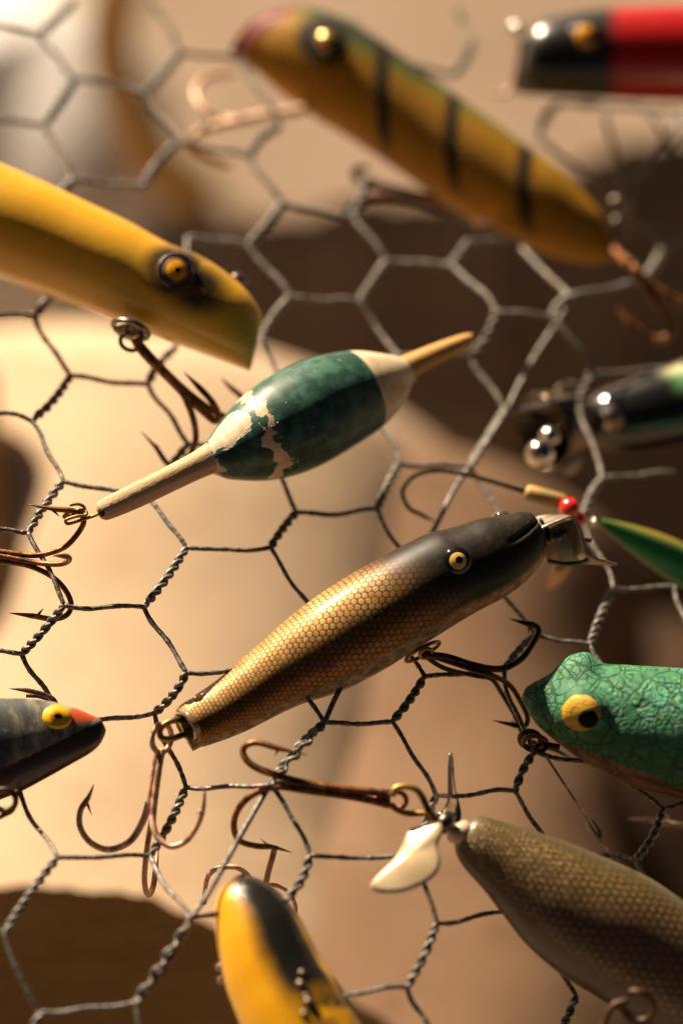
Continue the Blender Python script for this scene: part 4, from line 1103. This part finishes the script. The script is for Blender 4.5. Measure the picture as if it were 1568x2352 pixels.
# ---------------------------------------------------------------- gold propeller lure, bottom right
def goldlure():
    global GOLD_R
    p0, p1 = P(1070, 1915, -.015), P(1640, 2290, -.010)
    root = thing('fishing_lure', 'large dull gold scaled lure with polished two blade propeller on its tail, bottom right', 'fishing lure', None, 'fishing lures hung on the chicken wire', mat=axis_frame(p0, p1))
    GOLD_R = .018
    top = [(1052,1905),(1062,1893),(1083,1881),(1108,1876),(1183,1897),(1283,1927),(1383,1967),(1483,2012),(1568,2066),(1650,2125),(1760,2215)]
    bot = [(1042,1930),(1043,1945),(1049,1968),(1070,2000),(1108,2042),(1158,2107),(1208,2170),(1283,2236),(1358,2284),(1433,2332),(1510,2376),(1600,2425),(1700,2470)]
    loft(root, 'body', top, bot, gauze_mat(), wf=.9, seg=120, n=140)
    # the bead, the shaft and the hub
    mb = MB(); w = pp([(1036,1926),(1042,1922),(1062,1912),(1074,1906)], [-.018, -.016]); tube(mb, w, [pxr(12), pxr(21), pxr(24), pxr(24)], 24); mb.build('collar_bead', simple('ivory_paint', (.66, .52, .36), .3, coat=.6), root)
    mb = MB(); w = pp([(985,1868),(1010,1885),(1030,1900),(1044,1912)], -.018); tube(mb, w, pxr(7), 12)
    w = pp([(1008,1880),(1022,1893),(1034,1904)], -.019); tube(mb, w, [pxr(22), pxr(26), pxr(17)], 20); mb.build('propeller_shaft', M_steel_d, root)
    def plate(mb, rows, th=.00022):
        """rows of world points across the blade -> sheet with thickness"""
        n = len(rows); k = len(rows[0]); V = []; F = []
        for sd in (0, 1):
            for i in range(n):
                for j in range(k):
                    a = rows[min(i+1, n-1)][j]-rows[max(i-1, 0)][j]; b = rows[i][min(j+1, k-1)]-rows[i][max(j-1, 0)]
                    nn = a.cross(b); nn = nn.normalized() if nn.length > 1e-12 else back
                    V.append(rows[i][j]+nn*(th if sd else -th))
        o = n*k
        for i in range(n-1):
            for j in range(k-1):
                q = (i*k+j, i*k+j+1, (i+1)*k+j+1, (i+1)*k+j); F.append(q); F.append(tuple(x+o for x in q[::-1]))
            for j in (0, k-1): F.append((i*k+j, (i+1)*k+j, (i+1)*k+j+o, i*k+j+o))
        for i in (0, n-1):
            for j in range(k-1): F.append((i*k+j, i*k+j+1, i*k+j+1+o, i*k+j+o))
        mb.add(V, F)
    # lower blade: broad, turned to the viewer
    bl = [(1012,1890),(985,1893),(958,1899),(938,1908),(922,1945),(902,1975),(872,2005),(853,2027),(852,2042),(878,2051),(925,2048),(973,2029),(1002,2004),(1010,1975),(1004,1940),(1016,1908)]
    plate_outline('propeller_blade', bl, lambda u, v: -.024+.62e-4*(-(u-935)*.48-(v-1975)*.87), M_blade, root, .0010, .0005, 4, 8)
    # upper blade, seen nearly edge on
    Lp = catmull([P(*q) for q in [(998,1878,-.014),(1010,1868,-.013),(1022,1852,-.013),(1029,1835,-.013),(1030,1790,-.012),(1031,1755,-.011),(1034,1730,-.010)]], 5)
    Rp = catmull([P(*q) for q in [(1030,1905,-.012),(1050,1896,-.010),(1058,1875,-.009),(1054,1850,-.008),(1047,1820,-.008),(1041,1770,-.009),(1037,1731,-.010)]], 5)
    rows = [[Vector(a).lerp(Vector(b), t)+back*(-.001*math.sin(t*math.pi)) for t in np.linspace(0, 1, 7)] for a, b in zip(Lp, Rp)]
    mb = MB(); plate(mb, rows); mb.build('propeller_blade', M_chrome, root)
    mb = MB(); wire_path(mb, [(1005,1882),(985,1866),(972,1836),(955,1814),(930,1807),(908,1812),(900,1830)], -.020, 8, 7, 10); wire_path(mb, [(1000,1886),(975,1870),(935,1869),(910,1860),(898,1848)], [-.018, -.016], 7.5, 7, 10); mb.build('wire_loop', M_brass, root)
    mb = MB(); z = -.016
    ring(mb, (911, 1838), 22, 19, z, 6.5, rot=10)
    wire_path(mb, [(896,1824),(850,1819),(784,1812),(700,1799),(630,1780),(582,1760),(560,1736),(562,1715),(590,1706),(635,1718),(706,1735)], [z, z, -.014, -.017], 7, 7, 10, taper=.12, r0=10)
    barb(mb, (640,1722), (630,1738), -.016, 3.5)
    wire_path(mb, [(893,1850),(845,1838),(784,1827),(700,1816),(640,1808),(595,1818),(560,1842),(540,1876),(538,1908),(552,1933),(590,1944),(625,1946),(671,1959)], [z, z, -.010, -.006], 6.8, 7, 10, taper=.12, r0=9)
    barb(mb, (622,1948), (598,1927), -.006, 3.5)
    wire_path(mb, [(895,1840),(800,1822),(700,1808),(640,1800),(600,1812)], [z, -.008, 0], 6, 7, 10)
    mb.build('treble_hook', M_rust, root)
    mb = MB(); ring(mb, (1465, 2312), 38, 32, -.032, 8.5, rot=30, arc=(-150, 170)); wire_path(mb, [(1440,2300),(1410,2310),(1392,2340),(1380,2380)], -.034, 9, 6, 10); mb.build('hook_hanger', M_rustd, root)
ZO = -.004; goldlure(); ZO = 0.0

# ---------------------------------------------------------------- yellow lure with black back, bottom
def yellowdark():
    global YD_R
    p0, p1 = P(545, 2018, -.024), P(760, 2480, -.040)
    root = thing('fishing_lure', 'glossy yellow lure with black back standing up from the bottom edge', 'fishing lure', None, 'fishing lures hung on the chicken wire', mat=axis_frame(p0, p1))
    YD_R = .0135
    top = [(566,2015),(592,2019),(633,2043),(678,2091),(708,2145),(738,2203),(772,2252),(798,2301),(828,2351),(860,2410),(895,2480)]
    bot = [(560,2015),(545,2017),(526,2026),(503,2052),(492,2091),(494,2136),(501,2196),(516,2265),(543,2337),(570,2400),(610,2480)]
    loft(root, 'body', top, bot, yellow_dark_mat(), wf=.9, seg=96, n=110)
    mb = MB()
    for (u, v, r) in ((693,2236,8),(690,2262,11),(703,2290,9),(708,2303,12),(698,2330,8)):
        p, n = surf(root, u, v); mb.add(*sphere_cap(p, n, pxr(r), 1.9, 8, 18))
    mb.build('hook_hanger', simple('pitted_hardware', (.26, .20, .14), .38, .8, nz=(.08, .06, .04), nscale=400), root)
    for (u, v) in ((504,2222),(508,2252)):
        mb = MB(); mb.add(*sphere_cap(P(u, v, -.03), -camR+back, pxr(9), 1.9, 8, 18)); mb.build('screw', M_chrome, root)
    mb = MB(); z = -.004
    wire_path(mb, [(468,2075),(472,2035),(478,2012),(494,1998),(520,1992),(545,1994),(566,2008),(580,2030),(590,2060)], [.004, z, z, .004], 6.3, 7, 10)
    wire_path(mb, [(632,1943),(626,1968),(617,2000),(608,2040),(600,2080)], -.006, 7.5, 6, 10)
    wire_path(mb, [(612,2034),(632,2034),(655,2044),(672,2064),(679,2090),(670,2110)], [-.004, .002], 5, 6, 10)
    mb.build('treble_hook', M_rustl, root)
yellowdark()
